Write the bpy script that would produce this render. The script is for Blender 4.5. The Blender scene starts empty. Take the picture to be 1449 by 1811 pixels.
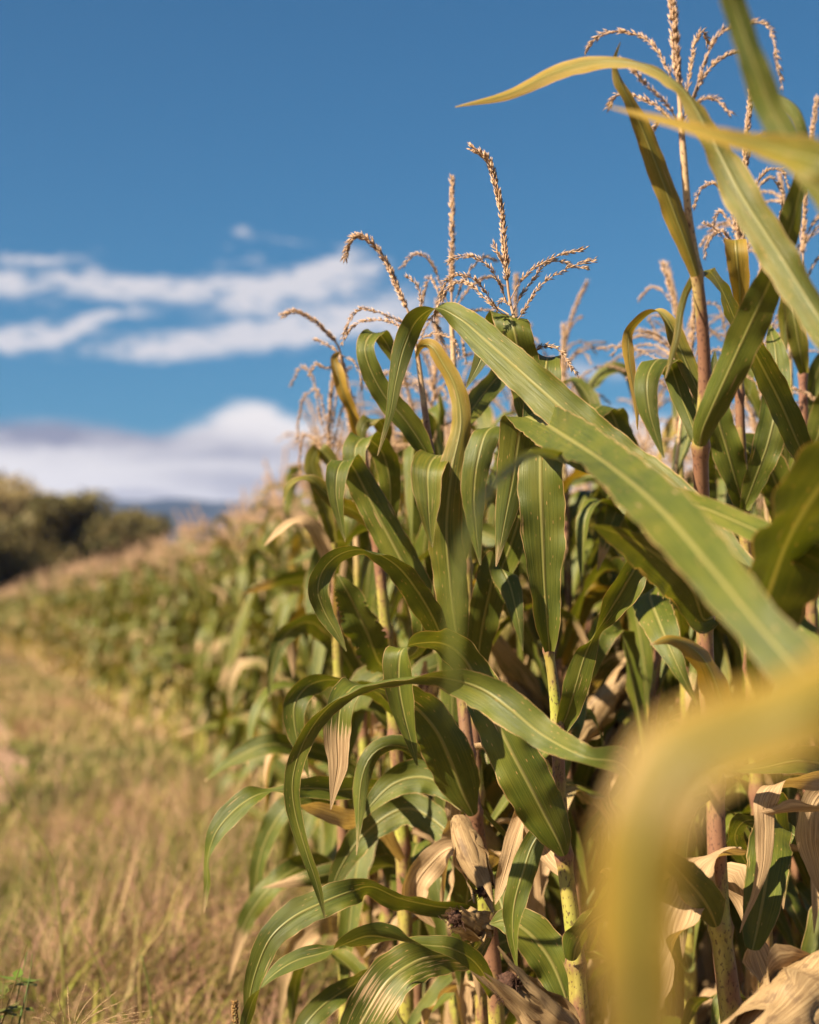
import bpy, math, random
import numpy as np
from mathutils import Vector

# ------------------------------------------------------------------ camera
sc = bpy.context.scene
COL = sc.collection
R = math.radians
FPX = 3019.0
CX, CY, HOR = 724.5, 905.5, 1090.0
EYE = 1.25
PITCH = math.atan((HOR - CY) / FPX)
cam = bpy.data.cameras.new('camera')
cam_ob = bpy.data.objects.new('camera', cam)
COL.objects.link(cam_ob)
cam_ob.location = (0, 0, EYE)
cam_ob.rotation_euler = (math.pi / 2 + PITCH, 0, 0)
cam.sensor_fit = 'HORIZONTAL'
cam.sensor_width = 24.0
cam.lens = FPX / 1449.0 * 24.0
cam.clip_start = 0.05
cam.clip_end = 30000
cam.dof.use_dof = True
cam.dof.focus_distance = 2.6
cam.dof.aperture_fstop = 2.5
sc.camera = cam_ob

def P(px, py, d):
    cp, sp = math.cos(PITCH), math.sin(PITCH)
    x = (px - CX) / FPX * d
    y = (CY - py) / FPX * d
    return np.array([x, d * cp - y * sp, EYE + d * sp + y * cp])

RIGHT = np.array([1.0, 0, 0])
UP = np.array([0, -math.sin(PITCH), math.cos(PITCH)])
FWD = np.array([0, math.cos(PITCH), math.sin(PITCH)])

# ------------------------------------------------------------------ light and sky
SUN_EL, SUN_AZ = R(40), R(236)          # azimuth from +Y towards +X
sdir = Vector((math.sin(SUN_AZ) * math.cos(SUN_EL), math.cos(SUN_AZ) * math.cos(SUN_EL), math.sin(SUN_EL)))
sl = bpy.data.lights.new('sun', 'SUN')
sl.energy = 5.0
sl.angle = R(0.53)
sl.color = (1.0, 0.86, 0.62)
so = bpy.data.objects.new('sun', sl)
COL.objects.link(so)
so.rotation_euler = sdir.to_track_quat('Z', 'Y').to_euler()
so.location = (-20, -15, 20)

sc.view_settings.view_transform = 'Standard'
sc.view_settings.look = 'None'
sc.view_settings.gamma = 1.0
sc.view_settings.exposure = 1.52
sc.render.engine = 'CYCLES'
sc.cycles.use_denoising = True
sc.cycles.max_bounces = 8
sc.cycles.transmission_bounces = 4
sc.cycles.volume_bounces = 0

def build_world():
    w = bpy.data.worlds.new('World')
    sc.world = w
    w.use_nodes = True
    nt = w.node_tree
    nt.nodes.clear()
    N, L = nt.nodes.new, nt.links.new
    out = N('ShaderNodeOutputWorld')
    bg = N('ShaderNodeBackground')
    bg.inputs['Strength'].default_value = 0.05
    L(bg.outputs[0], out.inputs[0])
    sky = N('ShaderNodeTexSky')
    sky.sky_type = 'NISHITA'
    sky.sun_disc = False
    sky.sun_elevation = SUN_EL
    sky.sun_rotation = SUN_AZ
    sky.air_density = 1.0
    sky.dust_density = 0.6
    sky.ozone_density = 1.6
    def M(op, a, b=None, c=None):
        n = N('ShaderNodeMath'); n.operation = op
        for i, v in enumerate((a, b, c)):
            if v is None: continue
            if isinstance(v, (int, float)): n.inputs[i].default_value = v
            else: L(v, n.inputs[i])
        return n.outputs[0]
    tc = N('ShaderNodeTexCoord')
    sep = N('ShaderNodeSeparateXYZ'); L(tc.outputs['Generated'], sep.inputs[0])
    az = M('ARCTAN2', sep.outputs[0], sep.outputs[1])
    el = M('ARCSINE', sep.outputs[2])
    # angles in milliradians from the field's direction
    comb = N('ShaderNodeCombineXYZ')
    L(M('MULTIPLY', az, 1000.0), comb.inputs[0]); L(M('MULTIPLY', el, 1000.0), comb.inputs[1])
    def noise(scale, sx, sy, detail=5, rough=0.55):
        mp = N('ShaderNodeMapping'); mp.inputs['Scale'].default_value = (sx, sy, 1)
        L(comb.outputs[0], mp.inputs[0])
        n = N('ShaderNodeTexNoise'); n.inputs['Scale'].default_value = scale
        n.inputs['Detail'].default_value = detail; n.inputs['Roughness'].default_value = rough
        L(mp.outputs[0], n.inputs['Vector'])
        return n
    nz = noise(0.02, 1.0, 2.2, 4, 0.5)
    wv = N('ShaderNodeVectorMath'); wv.operation = 'SUBTRACT'; L(nz.outputs['Color'], wv.inputs[0]); wv.inputs[1].default_value = (.5, .5, .5)
    ws = N('ShaderNodeVectorMath'); ws.operation = 'MULTIPLY'; L(wv.outputs[0], ws.inputs[0]); ws.inputs[1].default_value = (55, 22, 0)
    wp = N('ShaderNodeVectorMath'); wp.operation = 'ADD'; L(comb.outputs[0], wp.inputs[0]); L(ws.outputs[0], wp.inputs[1])
    def blob(px, py, rx, ry, ang, s):
        mp = N('ShaderNodeMapping'); mp.vector_type = 'TEXTURE'
        mp.inputs['Location'].default_value = ((px - CX) / 3.019, (HOR - py) / 3.019, 0)
        mp.inputs['Rotation'].default_value = (0, 0, R(ang))
        mp.inputs['Scale'].default_value = (rx / 3.019, ry / 3.019, 1)
        L(wp.outputs[0], mp.inputs[0])
        d = N('ShaderNodeVectorMath'); d.operation = 'DOT_PRODUCT'
        L(mp.outputs[0], d.inputs[0]); L(mp.outputs[0], d.inputs[1])
        return M('MULTIPLY', M('EXPONENT', M('MULTIPLY', d.outputs['Value'], -1.0)), s)
    def total(lst):
        acc = None
        for b in lst:
            v = blob(*b)
            acc = v if acc is None else M('ADD', acc, v)
        return acc
    cir = total([
        (70, 470, 75, 11, 2, .65), (20, 522, 70, 30, -8, .75), (160, 500, 90, 17, -6, .5), (300, 517, 190, 17, 0, .85), (545, 500, 120, 24, 16, .9),
        (470, 535, 130, 22, 10, .5), (600, 470, 60, 14, 14, .5), (140, 580, 130, 20, 13, .8), (40, 610, 110, 18, 4, .6), (430, 605, 230, 24, 5, 1.0),
        (300, 635, 120, 17, 4, .6), (560, 570, 110, 28, 6, .6), (690, 545, 110, 34, 4, .55), (440, 428, 40, 9, -8, .5), (393, 450, 18, 9, 0, .35),
        (520, 437, 60, 7, 0, .3), (425, 478, 45, 13, 0, .4), (235, 562, 28, 13, 0, .3), (620, 442, 40, 10, 0, .35), (60, 428, 60, 10, 0, .15),
        (760, 590, 90, 30, 4, .4), (1040, 655, 120, 16, 0, .55), (1250, 640, 140, 14, 4, .3), (-260, 560, 180, 40, 5, .7), (1900, 500, 300, 60, 8, .6)])
    fib = noise(0.075, 1.0, 2.8, 8, 0.66)
    cir = M('MULTIPLY', cir, M('ADD', M('MULTIPLY', fib.outputs['Fac'], 3.4), -0.70))
    smc = N('ShaderNodeMapRange'); smc.interpolation_type = 'SMOOTHSTEP'
    L(cir, smc.inputs[0]); smc.inputs[1].default_value = 0.14; smc.inputs[2].default_value = 0.86
    smc.inputs[3].default_value = 0.0; smc.inputs[4].default_value = 0.93
    # low cloud bank along the horizon
    nb = noise(0.012, 1.0, 1.6, 5, 0.5)
    bump = total([(425, 735, 75, 60, 0, 12.0), (560, 750, 120, 60, 0, 6.0), (80, 750, 250, 60, 0, 1.0), (1000, 700, 320, 100, 0, 8.0), (1400, 720, 200, 80, 0, 8.0)])
    top = M('ADD', M('ADD', bump, 110.0), M('MULTIPLY', M('SUBTRACT', nb.outputs['Fac'], 0.5), 36.0))
    dif = M('SUBTRACT', top, M('MULTIPLY', el, 1000.0))
    smb = N('ShaderNodeMapRange'); smb.interpolation_type = 'SMOOTHSTEP'
    L(dif, smb.inputs[0]); smb.inputs[1].default_value = -3.5; smb.inputs[2].default_value = 9.0
    smb.inputs[3].default_value = 0; smb.inputs[4].default_value = 0.97
    shade = total([(70, 770, 290, 26, -2, 1.15), (380, 805, 190, 14, 3, .45), (450, 850, 190, 24, 0, .60), (640, 800, 160, 30, 0, .4), (230, 884, 140, 9, 0, .5), (430, 894, 180, 9, 0, .6)])
    nsh = noise(0.03, 1, 2.6, 4, .5)
    shade = M('MULTIPLY', shade, M('ADD', M('MULTIPLY', nsh.outputs['Fac'], 0.9), 0.55))
    cm = N('ShaderNodeMix'); cm.data_type = 'RGBA'
    cm.inputs[6].default_value = (7.4, 6.8, 6.35, 1)
    cm.inputs[7].default_value = (2.3, 2.2, 2.6, 1)
    L(M('MINIMUM', shade, 1.0), cm.inputs[0])
    # grade of the clear sky
    hs = N('ShaderNodeHueSaturation'); hs.inputs['Saturation'].default_value = 1.0; hs.inputs['Value'].default_value = 1.0
    L(sky.outputs[0], hs.inputs['Color'])
    tint = N('ShaderNodeMix'); tint.data_type = 'RGBA'; tint.blend_type = 'MULTIPLY'; tint.inputs[0].default_value = 1.0
    L(hs.outputs[0], tint.inputs[6]); tint.inputs[7].default_value = SKY_TINT
    m1 = N('ShaderNodeMix'); m1.data_type = 'RGBA'
    L(smc.outputs[0], m1.inputs[0]); L(tint.outputs[2], m1.inputs[6]); m1.inputs[7].default_value = (5.6, 5.35, 5.4, 1)
    m2 = N('ShaderNodeMix'); m2.data_type = 'RGBA'
    L(smb.outputs[0], m2.inputs[0]); L(m1.outputs[2], m2.inputs[6]); L(cm.outputs[2], m2.inputs[7])
    L(m2.outputs[2], bg.inputs['Color'])
SKY_TINT = (0.155, 0.440, 0.575, 1)
build_world()

# ------------------------------------------------------------------ mesh helpers
def nrm(v):
    return v / np.maximum(np.linalg.norm(v, axis=-1, keepdims=True), 1e-9)

class Acc:
    """collects grids, tubes and flakes that become ONE mesh"""
    def __init__(s):
        s.v, s.f4, s.f3, s.uv, s.w, s.m4, s.m3, s.n = [], [], [], [], [], [], [], 0
    def add(s, v, f4=None, f3=None, uv=None, wear=(0, 0, .5, 1), mi=0):
        v = np.asarray(v, float).reshape(-1, 3); n = len(v)
        s.v.append(v)
        s.uv.append(np.zeros((n, 2)) if uv is None else np.asarray(uv, float).reshape(-1, 2))
        wear = np.asarray(wear, float)
        s.w.append(np.tile(wear, (n, 1)) if wear.ndim == 1 else wear)
        if f4 is not None and len(f4):
            s.f4.append(np.asarray(f4, int).reshape(-1, 4) + s.n); s.m4.append(np.full(len(f4), mi))
        if f3 is not None and len(f3):
            s.f3.append(np.asarray(f3, int).reshape(-1, 3) + s.n); s.m3.append(np.full(len(f3), mi))
        s.n += n
    def arrays(s):
        cat = lambda l, k: np.concatenate(l) if l else np.zeros((0, k))
        return (cat(s.v, 3), cat(s.f4, 4).astype(int), cat(s.f3, 3).astype(int), cat(s.uv, 2), cat(s.w, 4),
                (np.concatenate(s.m4) if s.m4 else np.zeros(0)).astype(int), (np.concatenate(s.m3) if s.m3 else np.zeros(0)).astype(int))
    def join(s, o, mats=None, M=None):
        v, f4, f3, uv, w, m4, m3 = o.arrays()
        if M is not None: v = v @ M[:3, :3].T + M[:3, 3]
        k = s.n
        s.v.append(v); s.uv.append(uv); s.w.append(w)
        if len(f4): s.f4.append(f4 + k); s.m4.append(m4)
        if len(f3): s.f3.append(f3 + k); s.m3.append(m3)
        s.n += len(v)

def mesh_of(name, acc, mats, origin=(0, 0, 0)):
    v, f4, f3, uv, w, m4, m3 = acc.arrays()
    me = bpy.data.meshes.new(name)
    v = v - np.asarray(origin, float)
    nl = len(f4) * 4 + len(f3) * 3
    me.vertices.add(len(v)); me.vertices.foreach_set('co', v.astype(np.float32).ravel())
    me.loops.add(nl); me.polygons.add(len(f4) + len(f3))
    li = np.concatenate([f4.ravel(), f3.ravel()]).astype(np.int32)
    me.loops.foreach_set('vertex_index', li)
    st = np.concatenate([np.arange(len(f4)) * 4, len(f4) * 4 + np.arange(len(f3)) * 3]).astype(np.int32)
    me.polygons.foreach_set('loop_start', st)
    me.polygons.foreach_set('material_index', np.concatenate([m4, m3]).astype(np.int32))
    me.polygons.foreach_set('use_smooth', np.ones(len(st), bool))
    ul = me.uv_layers.new(name='UVMap')
    ul.data.foreach_set('uv', uv[li].astype(np.float32).ravel())
    at = me.attributes.new('wear', 'FLOAT_COLOR', 'POINT')
    at.data.foreach_set('color', w.astype(np.float32).ravel())
    for m in (mats if isinstance(mats, (list, tuple)) else [mats]): me.materials.append(m)
    me.update(calc_edges=True)
    me.validate()
    return me

def put(name, mesh, parent=None, label=None, cat=None, group=None, kind=None, loc=None):
    o = bpy.data.objects.new(name, mesh)
    COL.objects.link(o)
    if parent is not None: o.parent = parent
    if loc is not None: o.location = loc
    tag(o, label, cat, group, kind)
    return o

def tag(o, label=None, cat=None, group=None, kind=None):
    if label: o['label'] = label
    if cat: o['category'] = cat
    if group: o['group'] = group
    if kind: o['kind'] = kind
    return o

def empty(name, loc, label, cat, group=None):
    o = bpy.data.objects.new(name, None)
    COL.objects.link(o)
    o.location = loc; o.empty_display_size = .1
    return tag(o, label, cat, group)

def catmull(pts, n):
    """smooth curve through the rows of pts, evenly spread by chord length of the first three columns"""
    p = np.asarray(pts, float)
    d = np.sqrt(np.maximum(np.linalg.norm(np.diff(p[:, :3], axis=0), axis=1), 1e-6))
    t = np.concatenate([[0], np.cumsum(d)])
    k = len(p)
    m = np.zeros_like(p)
    for i in range(k):
        if i == 0: m[i] = (p[1] - p[0]) / (t[1] - t[0])
        elif i == k - 1: m[i] = (p[-1] - p[-2]) / (t[-1] - t[-2])
        else:
            a = (p[i] - p[i - 1]) / (t[i] - t[i - 1]); b = (p[i + 1] - p[i]) / (t[i + 1] - t[i])
            ha, hb = t[i] - t[i - 1], t[i + 1] - t[i]
            m[i] = (a * hb + b * ha) / (ha + hb)
    q = np.linspace(0, t[-1], n)
    j = np.clip(np.searchsorted(t, q, side='right') - 1, 0, k - 2)
    h = (t[j + 1] - t[j])[:, None]; s = ((q - t[j]) / h[:, 0])[:, None]
    return ((2 * s**3 - 3 * s**2 + 1) * p[j] + (s**3 - 2 * s**2 + s) * h * m[j] + (-2 * s**3 + 3 * s**2) * p[j + 1] + (s**3 - s**2) * h * m[j + 1])

def tangents(C):
    T = np.gradient(C, axis=0)
    return nrm(T)

def frames(C):
    T = tangents(C); n = len(C)
    a = np.array([0, 0, 1.0]) if abs(T[0][2]) < .9 else np.array([1.0, 0, 0])
    U = np.zeros_like(C); U[0] = nrm(np.cross(T[0], a))
    for i in range(1, n):
        u = U[i - 1] - T[i] * np.dot(U[i - 1], T[i]); U[i] = nrm(u)
    return T, U, np.cross(T, U)

def grid_faces(n, m, close=False):
    i = np.arange(n - 1)[:, None]; mm = m if close else m - 1
    j = np.arange(mm)[None, :]
    jn = (j + 1) % m
    return np.stack([i * m + j, i * m + jn, (i + 1) * m + jn, (i + 1) * m + j], -1).reshape(-1, 4)

def tube(acc, C, rad, sides=8, wear=(0, 0, .5, 1), mi=0, cap=True, vscale=10.0):
    C = np.asarray(C, float); n = len(C)
    rad = np.broadcast_to(np.asarray(rad, float), (n,))
    T, U, V = frames(C)
    a = np.linspace(0, 2 * math.pi, sides, endpoint=False)
    v = C[:, None, :] + rad[:, None, None] * (np.cos(a)[None, :, None] * U[:, None, :] + np.sin(a)[None, :, None] * V[:, None, :])
    ln = np.concatenate([[0], np.cumsum(np.linalg.norm(np.diff(C, axis=0), axis=1))]) * vscale
    uv = np.stack(np.broadcast_arrays((np.arange(sides) / sides)[None, :], ln[:, None]), -1)
    f3 = []
    f4 = grid_faces(n, sides, True)
    vv = v.reshape(-1, 3); uu = uv.reshape(-1, 2)
    if cap:
        vv = np.concatenate([vv, C[:1], C[-1:]]); uu = np.concatenate([uu, uu[:1], uu[-1:]])
        for j in range(sides):
            k = (j + 1) % sides
            f3.append((n * sides, k, j)); f3.append((n * sides + 1, (n - 1) * sides + j, (n - 1) * sides + k))
    w = np.asarray(wear, float)
    if w.ndim == 2:
        w = np.repeat(w, sides, axis=0)
        if cap: w = np.concatenate([w, w[:1], w[-1:]])
    acc.add(vv, f4, f3, uu, w, mi)

def ribbon(acc, C, S, W, curl=.35, sign=1.0, wrap=0.0, m=9, dry=0.0, tip=.90, yel=0.0, rng=None, ripple=1.0, mi=0, yt=0.0, tear=0.0, wob=.24):
    """leaf blade: C spine, S side vectors, W half widths; wrap = how far the base closes round the stalk"""
    rng = rng or random.Random(1)
    n = len(C)
    T = tangents(C)
    S = nrm(S - T * np.sum(S * T, 1, keepdims=True))
    N = np.cross(S, T)
    t = np.linspace(0, 1, n)
    wb = wob * np.sin(math.pi * np.clip(t, 0, 1)) * (.6 * np.sin(t * 11 + rng.random() * 6) + .4 * np.sin(t * 23 + rng.random() * 6))
    S = np.cos(wb)[:, None] * S + np.sin(wb)[:, None] * N
    N = np.cross(S, T)
    A = curl * (0.75 + .45 * np.sin(t * 7 + rng.random() * 6) + .3 * np.sin(t * 19 + rng.random() * 6)) + wrap * np.exp(-t * 14)
    A = np.maximum(np.abs(A), .02)
    u = np.linspace(-1, 1, m)
    Au = A[:, None] * u[None, :]
    X = np.sin(Au) / A[:, None]
    Z = (1 - np.cos(Au)) / A[:, None] + 0.10 * np.abs(u)[None, :]
    ln = np.concatenate([[0], np.cumsum(np.linalg.norm(np.diff(C, axis=0), axis=1))])
    ph = [rng.random() * 6.28 for _ in range(6)]
    rip = np.zeros((n, m))
    for side in (0, 1):
        k = (u > 0) if side else (u < 0)
        f = rng.uniform(42, 60)
        r_ = .09 * np.sin(ln * f + ph[side]) + .06 * np.sin(ln * f * 2.3 + ph[side + 2]) + .10 * np.sin(ln * 17 + ph[side + 4])
        rip[:, k] = (r_[:, None] * (np.abs(u[k])[None, :] ** 2))
    rip *= 1.5 * ripple * (np.sin(np.clip(t * 1.15, 0, 1) * math.pi) ** .6)[:, None]
    Z = sign * Z + rip
    wed = np.asarray(W, float)[:, None] * np.ones(m)[None, :]
    # slightly uneven margins
    for e, ii in ((0, 0), (1, m - 1)):
        wed[:, ii] *= 1 + .03 * np.sin(ln * 90 + ph[e]) + .02 * np.sin(ln * 210 + ph[e + 1])
        if tear:
            q = np.array([rng.random() for _ in range(n)])
            wed[:, ii] *= np.where(q < tear, 0.72, 1.0)
    v = C[:, None, :] + wed[:, :, None] * (X[:, :, None] * S[:, None, :] + Z[:, :, None] * N[:, None, :])
    uv = np.stack(np.broadcast_arrays((u * .5 + .5)[None, :], (ln * 10 + rng.random() * 50)[:, None]), -1)
    dr = np.clip(dry + np.clip((t - tip) / .26, 0, 1) + .16 * np.clip(np.sin(t * 9 + ph[0]) * np.sin(t * 21 + ph[1]), 0, 1), 0, 1)
    ye = np.clip(yel + yt * t, 0, 1)
    w = np.stack([dr, ye, np.full(n, rng.random()), np.ones(n)], -1)
    acc.add(v, grid_faces(n, m), None, uv, np.repeat(w, m, axis=0), mi)

def spikelets(acc, C, R0, count, rng, length=.010, width=.0013, spread=.55, mi=0, t0=0.0, wear=(0, 0, .5, 1)):
    C = np.asarray(C); T, U, V = frames(C); n = len(C)
    r = np.random.RandomState(rng.randrange(1 << 30))
    tt = t0 + (1 - t0) * np.sort(r.rand(count)) ; x = tt * (n - 1); i = np.clip(x.astype(int), 0, n - 2); f = (x - i)[:, None]
    p = C[i] * (1 - f) + C[i + 1] * f
    ph = r.rand(count) * 6.283
    rad = np.cos(ph)[:, None] * U[i] + np.sin(ph)[:, None] * V[i]
    a = spread * (.55 + .8 * r.rand(count))[:, None]
    D = nrm(T[i] * np.cos(a) + rad * np.sin(a))
    l = (length * (.7 + .55 * r.rand(count)))[:, None]; w = (width * (.75 + .5 * r.rand(count)))[:, None]
    p = p + rad * R0 * .7
    X = nrm(np.cross(D, T[i] + .01)); Y = np.cross(D, X)
    mid = p + D * l * .42
    vs = np.stack([p, mid + X * w, mid + (-.5 * X + .87 * Y) * w, mid + (-.5 * X - .87 * Y) * w, p + D * l], 1)
    base = (np.arange(count) * 5)[:, None, None]
    tri = np.array([[0, 2, 1], [0, 3, 2], [0, 1, 3], [1, 2, 4], [2, 3, 4], [3, 1, 4]])[None] + base
    wr = np.tile(np.asarray(wear, float), (count, 1)); wr[:, 2] = r.rand(count)
    acc.add(vs.reshape(-1, 3), None, tri.reshape(-1, 3), None, np.repeat(wr, 5, axis=0), mi)

# ------------------------------------------------------------------ materials
def mat(name):
    m = bpy.data.materials.new(name); m.use_nodes = True
    nt = m.node_tree; nt.nodes.clear()
    return m, nt

class NB:
    def __init__(s, nt): s.nt = nt
    def n(s, t, **k):
        o = s.nt.nodes.new(t)
        for a, b in k.items(): setattr(o, a, b)
        return o
    def l(s, a, b): s.nt.links.new(a, b)
    def math(s, op, a, b=None, c=None, clamp=False):
        n = s.n('ShaderNodeMath', operation=op); n.use_clamp = clamp
        for i, v in enumerate((a, b, c)):
            if v is None: continue
            if isinstance(v, (int, float)): n.inputs[i].default_value = v
            else: s.l(v, n.inputs[i])
        return n.outputs[0]
    def mix(s, f, a, b, blend='MIX'):
        n = s.n('ShaderNodeMix', data_type='RGBA', blend_type=blend)
        for i, v in ((0, f), (6, a), (7, b)):
            if isinstance(v, (int, float)): n.inputs[i].default_value = v
            elif isinstance(v, tuple): n.inputs[i].default_value = v if len(v) == 4 else v + (1,)
            else: s.l(v, n.inputs[i])
        return n.outputs[2]
    def rng(s, v, a, b, c=0.0, d=1.0, smooth=True):
        n = s.n('ShaderNodeMapRange')
        if smooth: n.interpolation_type = 'SMOOTHSTEP'
        s.l(v, n.inputs[0])
        for i, x in enumerate((a, b, c, d)): n.inputs[i + 1].default_value = x
        return n.outputs[0]
    def noise(s, vec, scale, sc3=(1, 1, 1), detail=3, rough=.5):
        mp = s.n('ShaderNodeMapping'); mp.inputs['Scale'].default_value = sc3
        s.l(vec, mp.inputs[0])
        n = s.n('ShaderNodeTexNoise'); n.inputs['Scale'].default_value = scale
        n.inputs['Detail'].default_value = detail; n.inputs['Roughness'].default_value = rough
        s.l(mp.outputs[0], n.inputs['Vector'])
        return n.outputs['Fac']

def finish(nb, colour, rough=.5, spec=.4, trans=0.0, tcol=None, bump=None, bstr=.2, bdist=.002):
    pb = nb.n('ShaderNodeBsdfPrincipled')
    if isinstance(colour, tuple): pb.inputs['Base Color'].default_value = colour + (1,)
    else: nb.l(colour, pb.inputs['Base Color'])
    if isinstance(rough, float): pb.inputs['Roughness'].default_value = rough
    else: nb.l(rough, pb.inputs['Roughness'])
    pb.inputs['Specular IOR Level'].default_value = spec
    if bump is not None:
        b = nb.n('ShaderNodeBump'); b.inputs['Strength'].default_value = bstr; b.inputs['Distance'].default_value = bdist
        nb.l(bump, b.inputs['Height']); nb.l(b.outputs[0], pb.inputs['Normal'])
    o = nb.n('ShaderNodeOutputMaterial')
    if trans:
        t = nb.n('ShaderNodeBsdfTranslucent')
        nb.l(tcol if tcol is not None else colour, t.inputs[0])
        mx = nb.n('ShaderNodeMixShader'); mx.inputs[0].default_value = trans
        nb.l(pb.outputs[0], mx.inputs[1]); nb.l(t.outputs[0], mx.inputs[2]); nb.l(mx.outputs[0], o.inputs[0])
    else:
        nb.l(pb.outputs[0], o.inputs[0])

def make_leaf_mat():
    m, nt = mat('maize_leaf'); b = NB(nt)
    uv = b.n('ShaderNodeUVMap', uv_map='UVMap').outputs[0]
    sep = b.n('ShaderNodeSeparateXYZ'); b.l(uv, sep.inputs[0])
    at = b.n('ShaderNodeAttribute', attribute_name='wear')
    ws = b.n('ShaderNodeSeparateColor'); b.l(at.outputs['Color'], ws.inputs[0])
    dry, yel, rnd = ws.outputs[0], ws.outputs[1], ws.outputs[2]
    au = b.math('ABSOLUTE', b.math('SUBTRACT', sep.outputs[0], .5))       # 0 at midrib, .5 at margin
    veins = b.noise(uv, 1.0, (70, .35, 1), 2, .6)
    streak = b.noise(uv, 1.0, (22, .9, 1), 4, .65)
    patch = b.noise(uv, 1.0, (3.0, 1.6, 1), 4, .6)
    g = b.mix(b.rng(patch, .3, .7), (.060, .078, .006), (.108, .126, .010))
    g = b.mix(b.math('MULTIPLY', rnd, .55), g, (.060, .076, .014))
    big = b.noise(uv, 1.0, (1.2, .8, 1), 3, .6)
    g = b.mix(b.rng(big, .45, .7, 0, .55), g, (.140, .130, .015))
    g = b.mix(b.rng(big, .30, .46, .5, 0), g, (.036, .055, .008))
    g = b.mix(b.rng(veins, .46, .62, 0, .45), g, (.150, .150, .022))
    g = b.mix(b.rng(veins, .30, .46, .38, 0), g, (.036, .046, .005))
    # yellowing from the margins and in streaks
    yf = b.math('ADD', yel, b.math('MULTIPLY', b.math('SUBTRACT', streak, .5), .9))
    yf = b.math('ADD', yf, b.math('MULTIPLY', b.math('MULTIPLY', au, 1.1), yel))
    g = b.mix(b.rng(yf, .22, .95), g, (.32, .195, .028))
    # midrib
    g = b.mix(b.rng(au, .022, .050, .85, 0), g, (.24, .215, .065))
    g = b.mix(b.math('MULTIPLY', b.rng(au, .055, .075, 0, .3), b.rng(au, .075, .10, 1, 0)), g, (.04, .06, .01))
    # rusty specks
    mp = b.n('ShaderNodeMapping'); mp.inputs['Scale'].default_value = (9, 3.2, 1); b.l(uv, mp.inputs[0])
    vo = b.n('ShaderNodeTexVoronoi'); vo.inputs['Scale'].default_value = 1.6; b.l(mp.outputs[0], vo.inputs['Vector'])
    vs = b.n('ShaderNodeSeparateColor'); b.l(vo.outputs['Color'], vs.inputs[0])
    sp = b.math('MULTIPLY', b.rng(vo.outputs['Distance'], .10, .19, 1, 0), b.rng(vs.outputs[0], .50, .60))
    g = b.mix(b.math('MULTIPLY', sp, .8), g, (.40, .235, .085))
    mp2 = b.n('ShaderNodeMapping'); mp2.inputs['Scale'].default_value = (7, .9, 1); b.l(uv, mp2.inputs[0])
    v2 = b.n('ShaderNodeTexVoronoi'); v2.inputs['Scale'].default_value = 1.0; b.l(mp2.outputs[0], v2.inputs['Vector'])
    v2s = b.n('ShaderNodeSeparateColor'); b.l(v2.outputs['Color'], v2s.inputs[0])
    ls = b.math('MULTIPLY', b.rng(b.math('ADD', v2.outputs['Distance'], b.math('MULTIPLY', streak, .25)), .20, .30, 1, 0), b.rng(v2s.outputs[1], .70, .76))
    g = b.mix(b.math('MULTIPLY', ls, .9), g, (.36, .235, .11))
    # dry margin and dry streaks/tips
    mg = b.math('ADD', au, b.math('MULTIPLY', b.math('SUBTRACT', streak, .5), .045))
    g = b.mix(b.math('MULTIPLY', b.rng(mg, .474, .490, 0, .85), b.rng(patch, .36, .56, .25, 1)), g, (.42, .25, .11))
    df = b.math('ADD', b.math('MULTIPLY', dry, 1.5), b.math('MULTIPLY', b.math('SUBTRACT', streak, .78), 1.5))
    tan = b.mix(b.rng(streak, .35, .65), (.27, .165, .085), (.54, .37, .21))
    tan = b.mix(b.rng(patch, .56, .72, 0, .6), tan, (.20, .115, .060))
    dfac = b.rng(df, .10, .32)
    col = b.mix(dfac, g, tan)
    tc = b.mix(1.0, col, (1.75, 1.60, .55), 'MULTIPLY')
    ro = b.math('ADD', b.math('ADD', b.math('MULTIPLY', dfac, .2), .40), b.math('MULTIPLY', patch, .16))
    finish(b, col, ro, .38, .21, tc, b.math('ADD', b.math('MULTIPLY', veins, 1.0), b.math('MULTIPLY', b.rng(au, .0, .06, 1, 0), 1.5)), .55, .0018)
    return m

def make_stalk_mat():
    m, nt = mat('maize_stalk'); b = NB(nt)
    uv = b.n('ShaderNodeUVMap', uv_map='UVMap').outputs[0]
    at = b.n('ShaderNodeAttribute', attribute_name='wear')
    ws = b.n('ShaderNodeSeparateColor'); b.l(at.outputs['Color'], ws.inputs[0])
    tcd = b.n('ShaderNodeTexCoord').outputs['Object']
    st = b.noise(tcd, 60, (1, 1, .12), 4, .6); bl = b.noise(tcd, 22, (1, 1, .5), 4, .6)
    c = b.mix(b.rng(st, .35, .65), (.26, .19, .045), (.40, .31, .085))
    c = b.mix(ws.outputs[1], c, (.30, .32, .05))
    c = b.mix(b.math('MULTIPLY', ws.outputs[2], .85), c, (.50, .33, .20))
    red = b.math('ADD', ws.outputs[0], b.math('MULTIPLY', b.math('SUBTRACT', bl, .5), 3.2))
    c = b.mix(b.rng(red, .35, .95, 0, .85), c, (.19, .075, .060))
    spk = b.noise(tcd, 260, (1, 1, .6), 2, .5)
    c = b.mix(b.rng(spk, .57, .66, 0, .75), c, (.07, .03, .025))
    finish(b, c, .48, .4, 0, None, st, .25, .001)
    return m

def make_tassel_mat():
    m, nt = mat('dry_tassel'); b = NB(nt)
    at = b.n('ShaderNodeAttribute', attribute_name='wear')
    ws = b.n('ShaderNodeSeparateColor'); b.l(at.outputs['Color'], ws.inputs[0])
    c = b.mix(ws.outputs[2], (.40, .235, .14), (.72, .51, .34))
    c = b.mix(b.rng(ws.outputs[2], .72, .98, 0, .5), c, (.16, .085, .050))
    finish(b, c, .7, .2, .18, c)
    return m

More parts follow.
